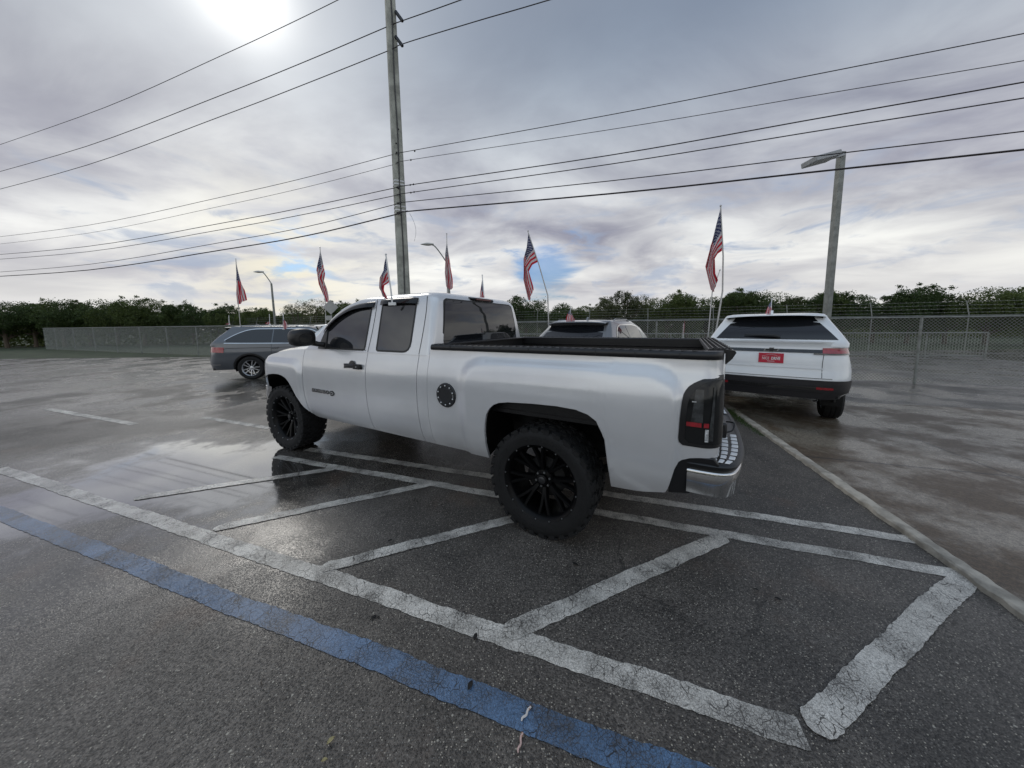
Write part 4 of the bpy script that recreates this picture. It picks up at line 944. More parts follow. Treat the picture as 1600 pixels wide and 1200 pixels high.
for k in range(6):
    a = 2*math.pi*k/6; bo.lathe([(0, .012), (.008, .012), (.0095, .0)], 8, (.058*math.cos(a), .06, .058*math.sin(a)))
bo.build('rim_bolts', DCHR, w0, 30)
MB().lathe([(0, .005), (.022, .004), (.028, 0)], 20, (0, .092, 0)).build('center_cap', mat('dark_cap', (.05, .05, .052), .3, .6), w0)
Zw = .4245
w0.location = (0, .84, Zw); w0.rotation_euler = (0, .3, 0)
def cpw(loc, rz, ry):
    c = copy_tree(w0, truck); c.location = loc; c.rotation_euler = (0, ry, rz); return c
cpw((3.665, .835, Zw), R(2), .9); cpw((0, -.84, Zw), math.pi, .5); cpw((3.665, -.835, Zw), math.pi+R(2), .1)
# ------------------------------------------------------------------ other cars
def car_wheel(parent, loc, rz, rad, rimm, nsp=10, wd=.225):
    w_ = MB().lathe([(0, .0), (rad*.42, 0), (rad*.45, -.09), (0, -.10)], 24).build('wheel', BLKM, parent, 40)
    h = wd/2; rr = rad*.66
    MB().lathe([(rr, -h), (rr+.02, -h-.006), (rad*.88, -h-.012), (rad*.98, -h+.018), (rad, -h+.05), (rad, -.035), (rad-.007, -.03), (rad-.007, -.02), (rad, -.015), (rad, .015), (rad-.007, .02), (rad-.007, .03), (rad, .035), (rad, h-.05), (rad*.98, h-.018), (rad*.88, h+.012), (rr+.02, h+.006), (rr, h)], 48).build('tyre', RUB, w_, 35)
    mb = MB(); mb.lathe([(rr+.004, -h+.01), (rr-.02, -h+.02), (rr-.025, h-.04), (rr-.008, h-.012), (rr+.006, h+.004), (rr+.004, h-.012)], 48)
    mb.lathe([(0, h-.03), (.03, h-.03), (.055, h-.04), (.07, h-.07), (.07, h-.10)], 24)
    for k in range(nsp):
        a = 2*math.pi*k/nsp+(.16 if k % 2 else -.16)*(10/nsp)*.55; rows = []
        for i in range(5):
            t = i/4; r = .05+(rr-.06)*t; a2 = a-(.16 if k % 2 else -.16)*(1-t)*.5; m = Matrix.Rotation(-a2, 3, 'Y'); c = m @ Vector((r, 0, 0)); c.y = h-.045+.025*t; td = m @ Vector((0, 0, 1)); ww = .016
            rows.append([c+td*ww, c+td*ww*.7+Vector((0, .012, 0)), c-td*ww*.7+Vector((0, .012, 0)), c-td*ww, c-td*ww-Vector((0, .03, 0)), c+td*ww-Vector((0, .03, 0))])
        mb.rows(rows, True, True)
    mb.build('rim', rimm, w_, 40); w_.location = loc; w_.rotation_euler = (0, .2, rz); return w_
def car(name, label, cat, loc, heading, pm, L=4.7, W=1.86, H=1.70, wb=2.79, ro=.95, wr=.36, sill=.30, belt=(1.12, 1.02), hood=1.02, nose=.78, rake=.55, rt=.62, wfrac=.55, tuckk=1, tail=None, rimm=RIMS, chrome_line=True, rails=True, rearz=None, spoiler=True, clad=BLK, rearglass=(1.14, 1.50, .56, .46), group=None):
    root = empty(name, loc, heading, label, cat, group)
    hw = W/2; r = .34; rf = .52
    def tuckf(z): return interp(z, [(sill-.06, .13), (sill+.03, .085), (.52, .028), (.70, .004), (.86, 0), (1.0, .020), (1.15, .055), (1.45, .12)])
    def rearx(z): return interp(z, rearz or [(.25, .12), (.40, .03), (.62, .0), (.75, .03), (.95, .06), (1.20, .11), (1.45, .20)])
    def frontx(z): return interp(z, [(.25, .10), (.45, .0), (.60, .0), (.80, .05), (1.05, .25)])
    arc1 = math.pi/2*r; flat1 = hw-r; sidel = L-r-rf; arc2 = math.pi/2*rf; T = flat1+arc1+sidel+arc2+(hw-rf)
    def body(t, z, off=0):
        tk = tuckf(z); 
        if t < flat1: x, y, nx, ny = 0, t, -1, 0
        elif t < flat1+arc1: a = (t-flat1)/r; x, y, nx, ny = r-r*math.cos(a), flat1+r*math.sin(a), -math.cos(a), math.sin(a)
        elif t < flat1+arc1+sidel: x, y, nx, ny = r+t-flat1-arc1, hw, 0, 1
        elif t < flat1+arc1+sidel+arc2: a = (t-flat1-arc1-sidel)/rf; x, y, nx, ny = L-rf+rf*math.sin(a), hw-rf+rf*math.cos(a), math.sin(a), math.cos(a)
        else: x, y, nx, ny = L, hw-rf-(t-(T-hw+rf)), 1, 0
        yy = y/hw; y -= tk*ny*(1 if ny > 0 else 0)+tk*.0; y *= 1-.03*max(0, (abs(x-L*.5)/(L*.5)-.55))*2
        if x < L/2: x += .05*yy*yy*max(0, 1-x/.8)+rearx(z)*max(0, 1-x/.9)
        else: x -= .10*yy*yy*max(0, 1-(L-x)/.8)+frontx(z)*max(0, 1-(L-x)/.9)
        return (x+nx*off, y+ny*off, z)
    xw = (ro, ro+wb); ra = wr+.055
    def zb(t):
        x = body(t, .6)[0]; s = sill
        if t < flat1+arc1*.6: s = sill+.02
        for c in xw:
            d = abs(x-c)
            if d < ra and body(t, .6)[1] > hw*.8: s = max(s, wr+math.sqrt(ra*ra-d*d)*.98)
        return s
    def ztop(t):
        x = body(t, .8)[0]; fx = rt and (L-.95)
        if x < L-1.35: return belt[0]+(belt[1]-belt[0])*x/(L-1.35)
        return interp(x, [(L-1.35, belt[1]), (L-.9, hood-.01), (L-.35, hood-.09), (L-.1, nose+.04), (L, nose)])
    cols = sorted(set([round(v, 4) for v in frange(0, flat1, 6)+frange(flat1, flat1+arc1, 8)+frange(flat1+arc1, flat1+arc1+sidel, 26)+frange(flat1+arc1+sidel, T-hw+rf, 8)+frange(T-hw+rf, T, 3)+[flat1+arc1+c+d*ra-r for c in xw for d in (-1, -.97, -.9, -.8, -.65, -.45, -.2, 0, .2, .45, .65, .8, .9, .97, 1)]]))
    mb = MB()
    for sd in (1, -1):
        rows = []
        for t in cols:
            b, tp = zb(t), ztop(t); c = []
            for j in range(15):
                z = b+(tp-b)*j/14; p = body(t, z); c.append((p[0], sd*p[1], z))
            p = body(t, b, -.03); q = body(t, tp, -.06 if t < flat1+arc1+sidel*.7 else -.03)
            c = [(p[0], sd*p[1], b)]+c+[(q[0], sd*q[1], tp+.012)]
            rows.append(c)
        mb.rows(rows)
    # hood and cowl
    mb.grid(lambda u, v: ((lambda x: (lambda e, z: (x, (2*v-1)*(interp(x, [(L-1.75, hw-.12), (L-1.0, hw-.15), (L-.5, hw-.20), (L-.25, hw-.42), (L-.06, .3)])), z-.03*(abs(2*v-1))**3))(0, interp(x, [(L-1.75, belt[1]+.06), (L-1.35, hood+.05), (L-.9, hood+.02), (L-.35, hood-.06), (L-.12, nose+.06), (L-.06, nose)])))(L-1.75+1.69*u)), 14, 12)
    bd = mb.build('body', pm, root, 50)
    # dark inner tub
    mb = MB(); mb.box((L/2, 0, (sill+.95)/2), (L-.5, W-.5, .95-sill)); mb.box((L/2, 0, sill+.02), (L-.3, W-.34, .06)); 
    for c in xw: mb.box((c, 0, .62), (2*ra, W-.24-.22, .5))
    mb.build('underbody', BLKM, root, 0)
    for sd in (1, -1):
        for c in xw:
            mb = MB(); mb.rows([[(c+(ra-.004*k)*math.cos(a), sd*(hw-.05-dk), wr+(ra-.0)*math.sin(a)*.98) for a in frange(-.25, math.pi+.25, 20)] for k, dk in enumerate((0, .1, .25))]); mb.build('wheel_well', BLKM, root, 60)
        if clad:
            for c in xw:
                mb = MB(); rows = []
                for k, rr in enumerate((ra-.004, ra, ra+.052, ra+.056)):
                    row = []
                    for a in frange(-.05, math.pi+.05, 24):
                        x = c+rr*math.cos(a); z = wr+rr*math.sin(a)*.98; p = body(flat1+arc1+x-r, z, .007 if k in (1, 2) else -.012); row.append((x, sd*p[1], z))
                    rows.append(row)
                mb.rows(rows); mb.build('arch_trim', clad, root, 50)
            mb = MB(); mb.rows([[(body(flat1+arc1+x-r, z, o)[0], sd*body(flat1+arc1+x-r, z, o)[1], z) for z, o in ((sill-.02, -.03), (sill-.01, .008), (sill+.13, .010), (sill+.145, -.004))] for x in frange(xw[0]+ra, xw[1]-ra, 10)]); mb.build('sill_trim', clad, root, 40)
        if chrome_line:
            mb = MB(); mb.rows([[(body(flat1+arc1+x-r, z, .010)[0], sd*body(flat1+arc1+x-r, z, .010)[1], z) for z in (sill+.15, sill+.175)] for x in frange(xw[0]+ra+.05, xw[1]-ra-.03, 10)]); mb.build('chrome_strip', CHR, root, 0)
            mb = MB(); mb.rows([[(body(t, z, .012)[0], sd*body(t, z, .012)[1], z) for z in (sill+.15, sill+.175)] for t in frange(flat1*.4, flat1+arc1+.05, 10)]); mb.build('chrome_strip', CHR, root, 0)
        # door seams and crease
        for xs in (xw[0]+ra+.12, xw[0]+ra+.98, xw[1]-ra-.02):
            mb = MB(); mb.rows([[(xs+q+(.05*math.sin((z-sill)*2.2) if xs < xw[0]+1 else 0), sd*body(flat1+arc1+xs-r, z, .0015)[1], z) for q in (-.004, .004)] for z in frange(sill+.14, interp(xs, [(0, belt[0]), (L-1.35, belt[1])])-.005, 8)]); mb.build('door_seam', RUBSEAL, root, 0)
        for xs in (xw[0]+ra+.26, xw[0]+ra+1.10):
            mb = MB(); z = interp(xs, [(0, belt[0]), (L, belt[1])])-.13; y = body(flat1+arc1+xs-r, z, 0)[1]
            mb.tube([(xs-.10, sd*(y+.0), z), (xs-.08, sd*(y+.03), z), (xs+.08, sd*(y+.03), z), (xs+.10, sd*y, z)], .013, 8); mb.build('door_handle', pm, root)
        mxx = L-1.62; mm = MB(); rows = []
        for i in range(9):
            a = -math.pi/2+math.pi*i/8; rows.append([(mxx+.06*math.sin(a), sd*(hw+.06+.10*math.cos(a)**.5*math.cos(b)), belt[1]+.10+.07*math.cos(a)**.5*math.sin(b)) for b in frange(0, 2*math.pi, 14)[:-1]])
        mm.rows(rows, True, True); mm.tube([(mxx, sd*(hw-.02), belt[1]+.05), (mxx-.02, sd*(hw-.12), belt[1]+.03)], .025, 6); mm.build('wing_mirror', pm, root)
    # greenhouse
    b0 = belt[0]-.02; zc = H-.055; Hg = zc-b0; x0 = .16
    def gxr(z): return interp(z, [(b0, rearx(b0)+.05), (b0+Hg*.35, rearx(b0)+.05+rake*.28), (b0+Hg*.75, rearx(b0)+.05+rake*.78), (zc, rearx(b0)+.05+rake)])
    def gxf(z): return interp(z, [(belt[1]-.02, L-1.28), (zc-Hg*.2, L-1.28-Hg*.8*1.55), (zc, L-1.28-Hg*1.95)])
    def ghw(z): return (hw-.085)-(hw-.085-rt)*(max(0, z-b0)/Hg)
    lv = [(b0-.06, .05, .13)]+[(b0+Hg*q, .05, .13) for q in (0, .2, .4, .6, .8, .92)]+[(zc, .05, .12)]
    rows = [rrect(gxr(z), gxf(z), ghw(z), .11, .13, z, bw) for z, _, bw in lv]
    xr1, xf1 = gxr(zc), gxf(zc)
    for dz_, ins, q in ((.025, .035, .97), (.042, .10, .86), (.052, .22, .66), (.055, .40, .30)): rows.append(rrect(xr1+ins*1.1, xf1-ins*1.6, rt*q, .10*q, .13*q, zc+dz_, .10*q))
    mb = MB(); mb.rows(rows, True, True); gh = mb.build('roof', pm, root, 50)
    # side glass: one band cut into panes by pillars
    zlo, zhi = 0, 0
    def sp(x, z, off): return (x, ghw(z)+off, z)
    bz = lambda x: interp(x, [(0, belt[0]), (L-1.35, belt[1])])+.035
    tz = lambda x: zc-.055-.10*max(0, (x-(xf1-.3)))-.05*max(0, (xr1+.5-x))
    xB = xw[0]+ra+1.02; xC = xw[0]+ra+.14; xs0 = gxr(b0+Hg*.5)+.22
    panes = [(xs0, xC-.0, 'quarter'), (xC+.035, xB-.03, 'rear'), (xB+.03, L-1.45, 'front')]
    for sd in (1, -1):
        for a, b, nm in panes:
            n = 14; cols_ = []
            for i in range(n+1):
                x = a+(b-a)*i/n; lo = bz(x); hi = tz(x)
                if nm == 'front': hi = min(hi, interp(x, [(0, 9), (gxf(zc)-.02, zc-.05), (gxf(belt[1]+.03)-.16, belt[1]+.06)])); 
                if nm == 'quarter': tt = (x-a)/(b-a); hi = lo+(hi-lo)*(max(.0, 1-(1-min(1, tt*1.25+.12))**2.2)); lo += .03*(1-tt)**3
                if hi-lo < .01: continue
                cols_.append([(x, sd*sp(x, lo+(hi-lo)*j/4, .004)[1], lo+(hi-lo)*j/4) for j in range(5)])
            if len(cols_) > 1: MB().rows(cols_).build('side_window', GLS2 if (nm == 'front' and name == 'parked_crossover') else GLS, root, 0)
        # bright or dark frame strip round the glass
        xsr = frange(xs0-.035, L-1.50, 30); mb = MB()
        mb.rows([[(x, sd*(ghw(bz(x)-.022)+.008), bz(x)-.022), (x, sd*(ghw(bz(x))+.007), bz(x)-.002)] for x in xsr])
        rowt = []
        for x in frange(xs0-.04, gxf(zc)+.25, 34):
            tt = (x-xs0)/(xC-xs0); lo = bz(x); hi = tz(x)
            if tt < 1: hi = lo+(hi-lo)*(max(.0, 1-(1-min(1, max(0, tt*1.25+.12)))**2.2))
            hi = min(hi, interp(x, [(0, 9), (gxf(zc)-.02, zc-.05), (gxf(belt[1]+.03)-.16, belt[1]+.06)]))
            rowt.append([(x, sd*(ghw(hi)+.007), hi), (x, sd*(ghw(hi+.022)+.008), hi+.022)])
        mb.rows(rowt); mb.build('window_trim', CHR if chrome_line else BLK, root, 0)
        if rails:
            mb = MB(); mb.tube([(xr1+.25, sd*(rt-.02), zc+.0), (xr1+.35, sd*(rt-.03), zc+.055), (xf1-.45, sd*(rt-.03), zc+.055), (xf1-.30, sd*(rt-.02), zc+.0)], .014, 8); mb.build('roof_rail', DCHR if chrome_line else BLK, root)
    # windscreen
    mb = MB(); mb.grid(lambda u, v: (lambda z: (lambda h: (gxf(z)+.13*(1-(h*(2*v-1)/ghw(z))**2)+.006, h*(2*v-1), z))(ghw(z)-.09))(belt[1]+.05+(zc-.03-belt[1]-.05)*u), 6, 12); mb.build('windscreen', GLS, root, 50)
    # rear glass
    z0, z1, w0_, w1_ = rearglass
    mb = MB(); mb.grid(lambda u, v: (lambda z: (gxr(z)-.015*(1-(2*v-1)**2)-.010-.01*0, (w0_+(w1_-w0_)*u)*(2*v-1), z))(z0+(z1-z0)*u), 8, 12); rg = mb.build('rear_window', GLS, root, 50)
    if spoiler:
        mb = MB(); zt = zc+.012
        mb.rows([[(gxr(zc)+.30, y, zc+.050-.05*abs(y/rt)**3), (gxr(zc)+.05, y, zt+.028-.04*abs(y/rt)**3), (gxr(zc)-.17+.05*abs(y/rt)**2, y, zt+.012-.03*abs(y/rt)**3), (gxr(zc)-.18+.05*abs(y/rt)**2, y, zt-.004-.03*abs(y/rt)**3), (gxr(zc)+.0, y, zt-.045)] for y in frange(-rt+.02, rt-.02, 14)], False, False)
        spo = mb.build('spoiler', pm, root, 40)
        mb = MB(); mb.rows([[(gxr(zc)-.165+.05*abs(y/rt)**2, y, zt-.008-.03*abs(y/rt)**3), (gxr(zc)-.04, y, z1-.02), (gxr(z1-.03)-.02, y*.97, z1-.075+.02*abs(y/rt)**2)] for y in frange(-rt+.05, rt-.05, 12)]); mb.build('spoiler_underside', mat('gloss_black', (.012, .012, .013), .12, coat=1), spo, 40)
    mb = MB(); mb.prism([(xr1+.42, zc+.04), (xr1+.62, zc+.045), (xr1+.47, zc+.115)], lambda x, z: (x, -.018, z), lambda x, z: (x, .018, z)); mb.build('roof_antenna', pm, root, 30)
    for sd in (1, -1):
        for c in xw: car_wheel(root, (c, sd*(hw-.135), wr), 0 if sd > 0 else math.pi, wr, rimm)
    def rp(name_, y0, y1, z0, z1, off, m, n=8, par=None, both=False, nz=3, sk=0):   # a patch on the rear wrap, y measured along the perimeter
        sides = (1, -1) if both else (1,)
        out = None
        for sd in sides:
            mb = MB(); mb.rows([[(lambda p: (p[0], sd*p[1], p[2]))(body(abs(t), z0+(z1-z0)*j/nz+sk*(t-y0), off)) if t >= 0 else (lambda p: (p[0], -sd*p[1], p[2]))(body(-t, z0+(z1-z0)*j/nz, off)) for j in range(nz+1)] for t in frange(y0, y1, n)])
            a = [(lambda p: (p[0], sd*p[1], p[2]))(body(t, z0+sk*(t-y0), off)) for t in frange(max(0, y0), y1, n)]
            out = mb.build(name_, m, par or root, 40)
        return out
    return root, body, rp, dict(flat1=flat1, arc1=arc1, gxr=gxr, ghw=ghw, hw=hw, zc=zc, T=T, gh=gh, rg=rg, r=r)
# white crossover at the right with the red plate
hd = R(90-38); pc = Vector((4.03, 4.87)); dirv = Vector((math.cos(hd), math.sin(hd)))
RC = pc+dirv*0.0
suv, body, rp, G = car('parked_suv', 'white SUV seen from behind on the concrete pad with a red dealer plate', 'SUV', (RC.x, RC.y, .03), hd, P_WHITE, L=4.85, W=1.92, H=1.745, wb=2.86, ro=1.0, wr=.37, sill=.47, belt=(1.295, 1.12), hood=1.12, nose=.9, rake=.52, rt=.67, rails=False, chrome_line=False, rearz=[(.25, .16), (.45, .05), (.62, .0), (.76, .0), (.86, .04), (1.02, .06), (1.13, .09), (1.19, .13), (1.31, .11), (1.6, .3)], rearglass=(1.325, 1.68, .75, .50))
DBLK = mat('dark_bumper_plastic', (.020, .019, .022), .35, bump=.1, bs=200)
rp('lower_bumper', -G['flat1']-G['arc1'], G['flat1']+G['arc1'], .45, .735, .012, DBLK, 34, nz=6)
rp('bumper_insert', -.55, .55, .58, .64, .018, mat('gloss_black_insert', (.008, .008, .009), .15, coat=1), 12)
rp('number_recess_strip', -G['flat1']-.05, G['flat1']+.05, 1.130, 1.178, .010, mat('dark_strip', (.04, .042, .045), .2, .3), 26)
rp('tail_light', G['flat1']-.02, G['flat1']+G['arc1']+.10, 1.125, 1.205, .014, REDL, 14, both=True, nz=4)
rp('tail_light_trim', G['flat1']-.12, G['flat1']+G['arc1']+.02, 1.108, 1.128, .014, mat('dark_lamp_trim', (.02, .02, .02), .15, coat=1), 14, both=True, nz=2)
rp('liftgate_crease', -G['flat1'], G['flat1'], .895, .91, .010, P_WHITE, 20, nz=2)
rp('liftgate_seam', -G['flat1']-.1, G['flat1']+.1, .760, .766, .004, RUBSEAL, 26, nz=1)
rp('liftgate_upper_lip', -G['flat1'], G['flat1'], 1.275, 1.295, .018, P_WHITE, 20, nz=2)
def rearplane(z, off=.0): x, y, _ = body(0, z, off); return x
zpl = 1.035
pl = MB(); xp = rearplane(zpl, .022)
pm4 = Matrix.Translation((xp, 0, zpl)) @ Matrix.Rotation(R(90), 4, 'Z').inverted() @ Matrix.Rotation(R(90), 4, 'X')
pl.add([pm4 @ Vector((x, y, zz_)) for x in (-.1525, .1525) for y in (-.076, .076) for zz_ in (-.006, 0)], [(0, 1, 3, 2), (4, 6, 7, 5), (0, 4, 5, 1), (2, 3, 7, 6), (0, 2, 6, 4), (1, 5, 7, 3)])
plate = pl.build('dealer_plate', REDP, suv, 0, .002)
plate['label'] = 'red plate reading NICE DRIVE in white'
text('plate_lettering', 'NICE', .060, WHT, plate, pm4 @ Matrix.Translation((-.066, -.008, .002)), .0006, .0002, .12, .66)
text('plate_lettering', 'DRIVE', .062, WHT, plate, pm4 @ Matrix.Translation((.056, -.008, .002)), .0006, .0022, .08, .64)
mb = MB(); mb.rows([[pm4 @ Vector((x, .038+.016*math.cos(x*22) if abs(x) < .075 else .034-.02*abs(x), .002)), pm4 @ Vector((x, (.038+.016*math.cos(x*22) if abs(x) < .075 else .034-.02*abs(x))-.003, .002))] for x in frange(-.11, .11, 30)])
mb.add([pm4 @ Vector(q) for q in ((-.045, -.047, .002), (.045, -.047, .002), (.045, -.053, .002), (-.045, -.053, .002))], [(0, 1, 2, 3)])
mb.build('plate_artwork', WHT, plate, 0)
for x in (-.09, .09): MB().lathe([(0, -.004), (.006, -.003), (.007, 0)], 10, tuple(pm4 @ Vector((x, .062, 0)))).build('plate_screw', DCHR, plate)
# cross shaped emblem above the plate
ez = 1.160; xp = rearplane(ez, .026); em4 = Matrix.Translation((xp, 0, ez)) @ Matrix.Rotation(R(90), 4, 'Z').inverted() @ Matrix.Rotation(R(90), 4, 'X')
def bow(s_, off, m, nm):
    o = [(-.098, -.020), (-.030, -.020), (-.034, -.036), (.026, -.036), (.030, -.020), (.080, -.020), (.098, .020), (.030, .020), (.034, .036), (-.026, .036), (-.030, .020), (-.080, .020)]
    MB().prism([(x*s_ if abs(x) > .04 else x*s_, y*s_**1.6) for x, y in o], lambda x, y: em4 @ Vector((x, y, off-.006)), lambda x, y: em4 @ Vector((x, y, off))).build(nm, m, suv, 0)
bow(1.0, .006, CHR, 'emblem'); bow(.80, .008, BLK, 'emblem_inset')
# rear wiper
zw_ = 1.36; xg = G['gxr'](zw_)-.03
mb = MB(); mb.tube([(xg-.01, -.10, zw_+.0), (xg-.015, -.02, zw_+.022), (xg+.0, .22, zw_+.026), (xg+.01, .36, zw_+.03)], [.020, .026, .014, .008], 8); mb.build('rear_wiper', BLK, G['rg'])
text('trim_badge', 'RS', .045, DCHR, suv, Matrix.Translation((rearplane(.83, .012)+.012, .66, .83)) @ Matrix.Rotation(R(90), 4, 'Z').inverted() @ Matrix.Rotation(R(90), 4, 'X'), .002, .001)
for sd in (1, -1):
    mb = MB(); mb.rows([[(lambda p: (p[0], sd*p[1], z))(body(G['flat1']-.02+q+.10*max(0, z-1.0), z, .003)) for q in (0, .007)] for z in frange(.77, 1.12, 8)]); mb.build('liftgate_seam', RUBSEAL, suv, 0)
    MB().rows([[(lambda p: (p[0], sd*p[1], z))(body(t, z, .017)) for z in (.60, .635)] for t in frange(G['flat1']-.10, G['flat1']+.12, 6)]).build('red_reflector', REDL, suv, 0)
    MB().rows([[(lambda p: (p[0], sd*p[1], z))(body(t, z, .018)) for z in (.665, .675)] for t in frange(G['flat1']-.12, G['flat1']+.3, 10)]).build('bumper_crease', DBLK, suv, 0)
    xe, ye, _ = body(.55, .5, 0); MB().lathe([(.034, -.0), (.036, .0), (.036, .10), (.032, .10), (.032, 0)], 20).build('exhaust_tip', DCHR, suv, 40).matrix_local = Matrix.Translation((xe+.01, sd*ye, .44)) @ Matrix.Rotation(R(-90), 4, 'Z')
for zz1 in (.545, .705): rp('bumper_line', -G['flat1'], G['flat1'], zz1, zz1+.006, .016, RUBSEAL, 24, nz=1)
# silver crossover behind the truck bed
hd2 = R(90-35.7); d2v = Vector((math.cos(hd2), math.sin(hd2))); rcv = Vector((1.6, 5.3)); lv2 = Vector((-d2v.y, d2v.x))
RC2 = rcv+lv2*.66-d2v*.45
cr, body, rp, G = car('parked_crossover', 'silver crossover seen over the truck bed with a dark rear spoiler and chrome window trim', 'crossover', (RC2.x, RC2.y, 0), hd2, P_SILV, L=4.7, W=1.90, H=1.70, wb=2.82, ro=.98, wr=.36, belt=(1.10, 1.02), rake=.62, rt=.60, rearglass=(1.14, 1.60, .64, .52))
rp('tail_light', G['flat1']-.15, G['flat1']+G['arc1']+.12, .86, .99, .012, REDL, 14, both=True, nz=4)
rp('lower_bumper', -G['flat1']-G['arc1'], G['flat1']+G['arc1'], .30, .55, .010, BLK, 30, nz=4)
rp('number_plate', -.152, .152, .72, .87, .016, WHT, 4)
# grey wagon at the left
hd3 = R(15); d3 = Vector((math.cos(hd3), math.sin(hd3))); rw = at(395, 571, 9.8)
RC3 = Vector((rw.x, rw.y))-d3*1.20+Vector((-d3.y, d3.x))*.80
gs_, body, rp, G = car('parked_wagon', 'blue grey SUV with roof rails and bright ten spoke wheels parked at the left', 'SUV', (RC3.x, RC3.y, 0), hd3, P_GREY, L=5.08, W=1.88, H=1.67, wb=2.79, ro=1.20, wr=.365, sill=.33, belt=(1.13, 1.06), rake=.42, rt=.60, rearglass=(1.18, 1.50, .62, .52))
rp('tail_light', G['flat1']-.15, G['flat1']+G['arc1']+.16, .90, 1.06, .012, REDL, 14, both=True, nz=4, sk=-.05)
rp('number_plate', -.152, .152, .72, .87, .016, WHT, 4)
for sd in (1, -1):
    mb = MB(); mb.rows([[(body(t, z, .004)[0], sd*body(t, z, .004)[1], z) for z in (.985, .997)] for t in frange(G['flat1']+G['arc1']+.2, G['T']-1.3, 24)]); mb.build('body_crease', RUBSEAL, gs_, 0)
# white hatchback half hidden by the truck's hood
hd4 = R(30); d4 = Vector((math.cos(hd4), math.sin(hd4))); q4 = at(452, 530, 7.0); RC4 = Vector((q4.x, q4.y))+Vector((-d4.y, d4.x))*.85
wh, body, rp, G = car('parked_hatchback', 'white hatchback partly hidden behind the truck hood and mirror', 'hatchback', (RC4.x, RC4.y, 0), hd4, P_WHITE, L=4.4, W=1.80, H=1.69, wb=2.62, ro=.9, wr=.34, belt=(1.08, 1.0), rake=.50, rt=.58, chrome_line=False, rails=False, rearglass=(1.12, 1.45, .60, .48))
rp('tail_light', G['flat1']-.12, G['flat1']+G['arc1']+.12, 1.0, 1.12, .012, CLRL, 14, both=True, nz=4)
rp('number_plate', -.152, .152, .72, .87, .016, WHT, 4)

# cars across the lot, behind the photographer, mirrored in the truck's doors
for src, x, y, h, lab in ((gs_, -10.5, -3.2, 100, 'blue grey SUV across the lot, mirrored in the truck front door'), (wh, -12.5, -6.2, 95, 'white hatchback across the lot, mirrored in the truck rear door')):
    c = copy_tree(src); c.location = (x, y, 0); c.rotation_euler = (0, 0, R(h)); tag(c, lab)
# ------------------------------------------------------------------ flags
def flag(name, label, Y, pole_px, ctrl, rp_=.012, fold=.05, cat='flag', group=None, clip=False, polem=None, seed=1, base_z=0, nfold=3.2):
    """pole_px: photo pixels up the pole (bottom first); ctrl: 3x3 pixel grid, rows hoist top..bottom, columns hoist..fly"""
    P = [at(x, y, Y) for x, y in pole_px]
    if base_z is not None:
        b = P[0]+(P[0]-P[1]).normalized()*((P[0].z-base_z)/max(.2, (P[1]-P[0]).normalized().z)); P = [b]+P
    root = empty(name, tuple(P[0]), 0, label, cat, group); o0 = P[0]
    MB().tube([p-o0 for p in P], [rp_*(1.15-.4*i/len(P)) for i in range(len(P))], 8).build('flag_pole', polem or FPOLE, root)
    tp = P[-1]-o0; MB().lathe([(0, .0), (rp_*1.3, rp_*.6), (rp_*1.3, rp_*1.6), (0, rp_*2.6)], 10).build('finial', polem or FPOLE, root).matrix_local = Matrix.Translation(tp) @ Matrix.Rotation(R(90), 4, 'X')
    G_ = [[at(x, y, Y) for x, y in row] for row in ctrl]
    def q2(a, b, c, t): return a*(2*(t-.5)*(t-1))+b*(4*t*(1-t))+c*(2*t*(t-.5))
    def crow(row, u):
        n = len(row)-1
        if n == 2: return q2(row[0], row[1], row[2], u)
        k = u*n; i = min(n-1, int(k)); t = k-i; t = t*.6+.4*t*t*(3-2*t); return row[i].lerp(row[i+1], t)
    nu, nv = 44, 26; vs = []; uv = []; fs = []; rnd = random.Random(seed); ph = rnd.random()*6
    for i in range(nu+1):
        for j in range(nv+1):
            u, v = i/nu, j/nv
            p = q2(crow(G_[0], u), crow(G_[1], u), crow(G_[2], u), v)
            w_ = fold*min(1, u*2.2)*(math.sin(v*nfold*math.pi+u*3+ph)+.35*math.sin(v*nfold*2.3*math.pi-u*5+ph))
            p = p+Vector((.35*w_, w_, 0)); vs.append(p-o0); uv.append((u, v))
    for i in range(nu):
        for j in range(nv): a = i*(nv+1)+j; fs.append((a, a+nv+1, a+nv+2, a+1))
    mb = MB(); mb.v = vs; mb.f = fs; mb.uv = uv; mb.build('flag_cloth', FLAG, root, 80)
    if clip:
        MB().box((0, 0, .0), (.075, .02, .03)).build('window_clip', WPL, root, 0, .004)
    return root
FG = 'tall flags along the fence'
def fenceY(px):
    d = ray(px, 500); k = d.x/d.y; t = (FA.x-k*FA.y)/(k*FD.y-FD.x); return FA.y+FD.y*t-.12
flag('tall_flag', 'tall stars and stripes flag on a bent pole right of the truck cab', fenceY(856), [(857, 500), (856, 462), (841, 410), (825, 362)],
     [[(825.5, 364), (823, 382), (821, 402), (819, 436), (826, 469)], [(834, 387), (826, 396), (819, 410), (821, 440), (829, 466)], [(841, 409), (832, 414), (826, 424), (832, 446), (833, 452)]], .020, .06, group=FG, seed=3)
flag('tall_flag', 'tallest stars and stripes flag with its tattered tip, beside the white SUV', fenceY(1117), [(1117, 528), (1129, 455), (1130, 400), (1126, 323)],
     [[(1126, 325), (1119, 350), (1112, 378), (1103, 414), (1111, 446)], [(1128, 358), (1120, 372), (1112, 390), (1106, 422), (1115, 456)], [(1128, 392), (1122, 396), (1117, 404), (1117, 428), (1121, 438)]], .022, .07, group=FG, seed=5)
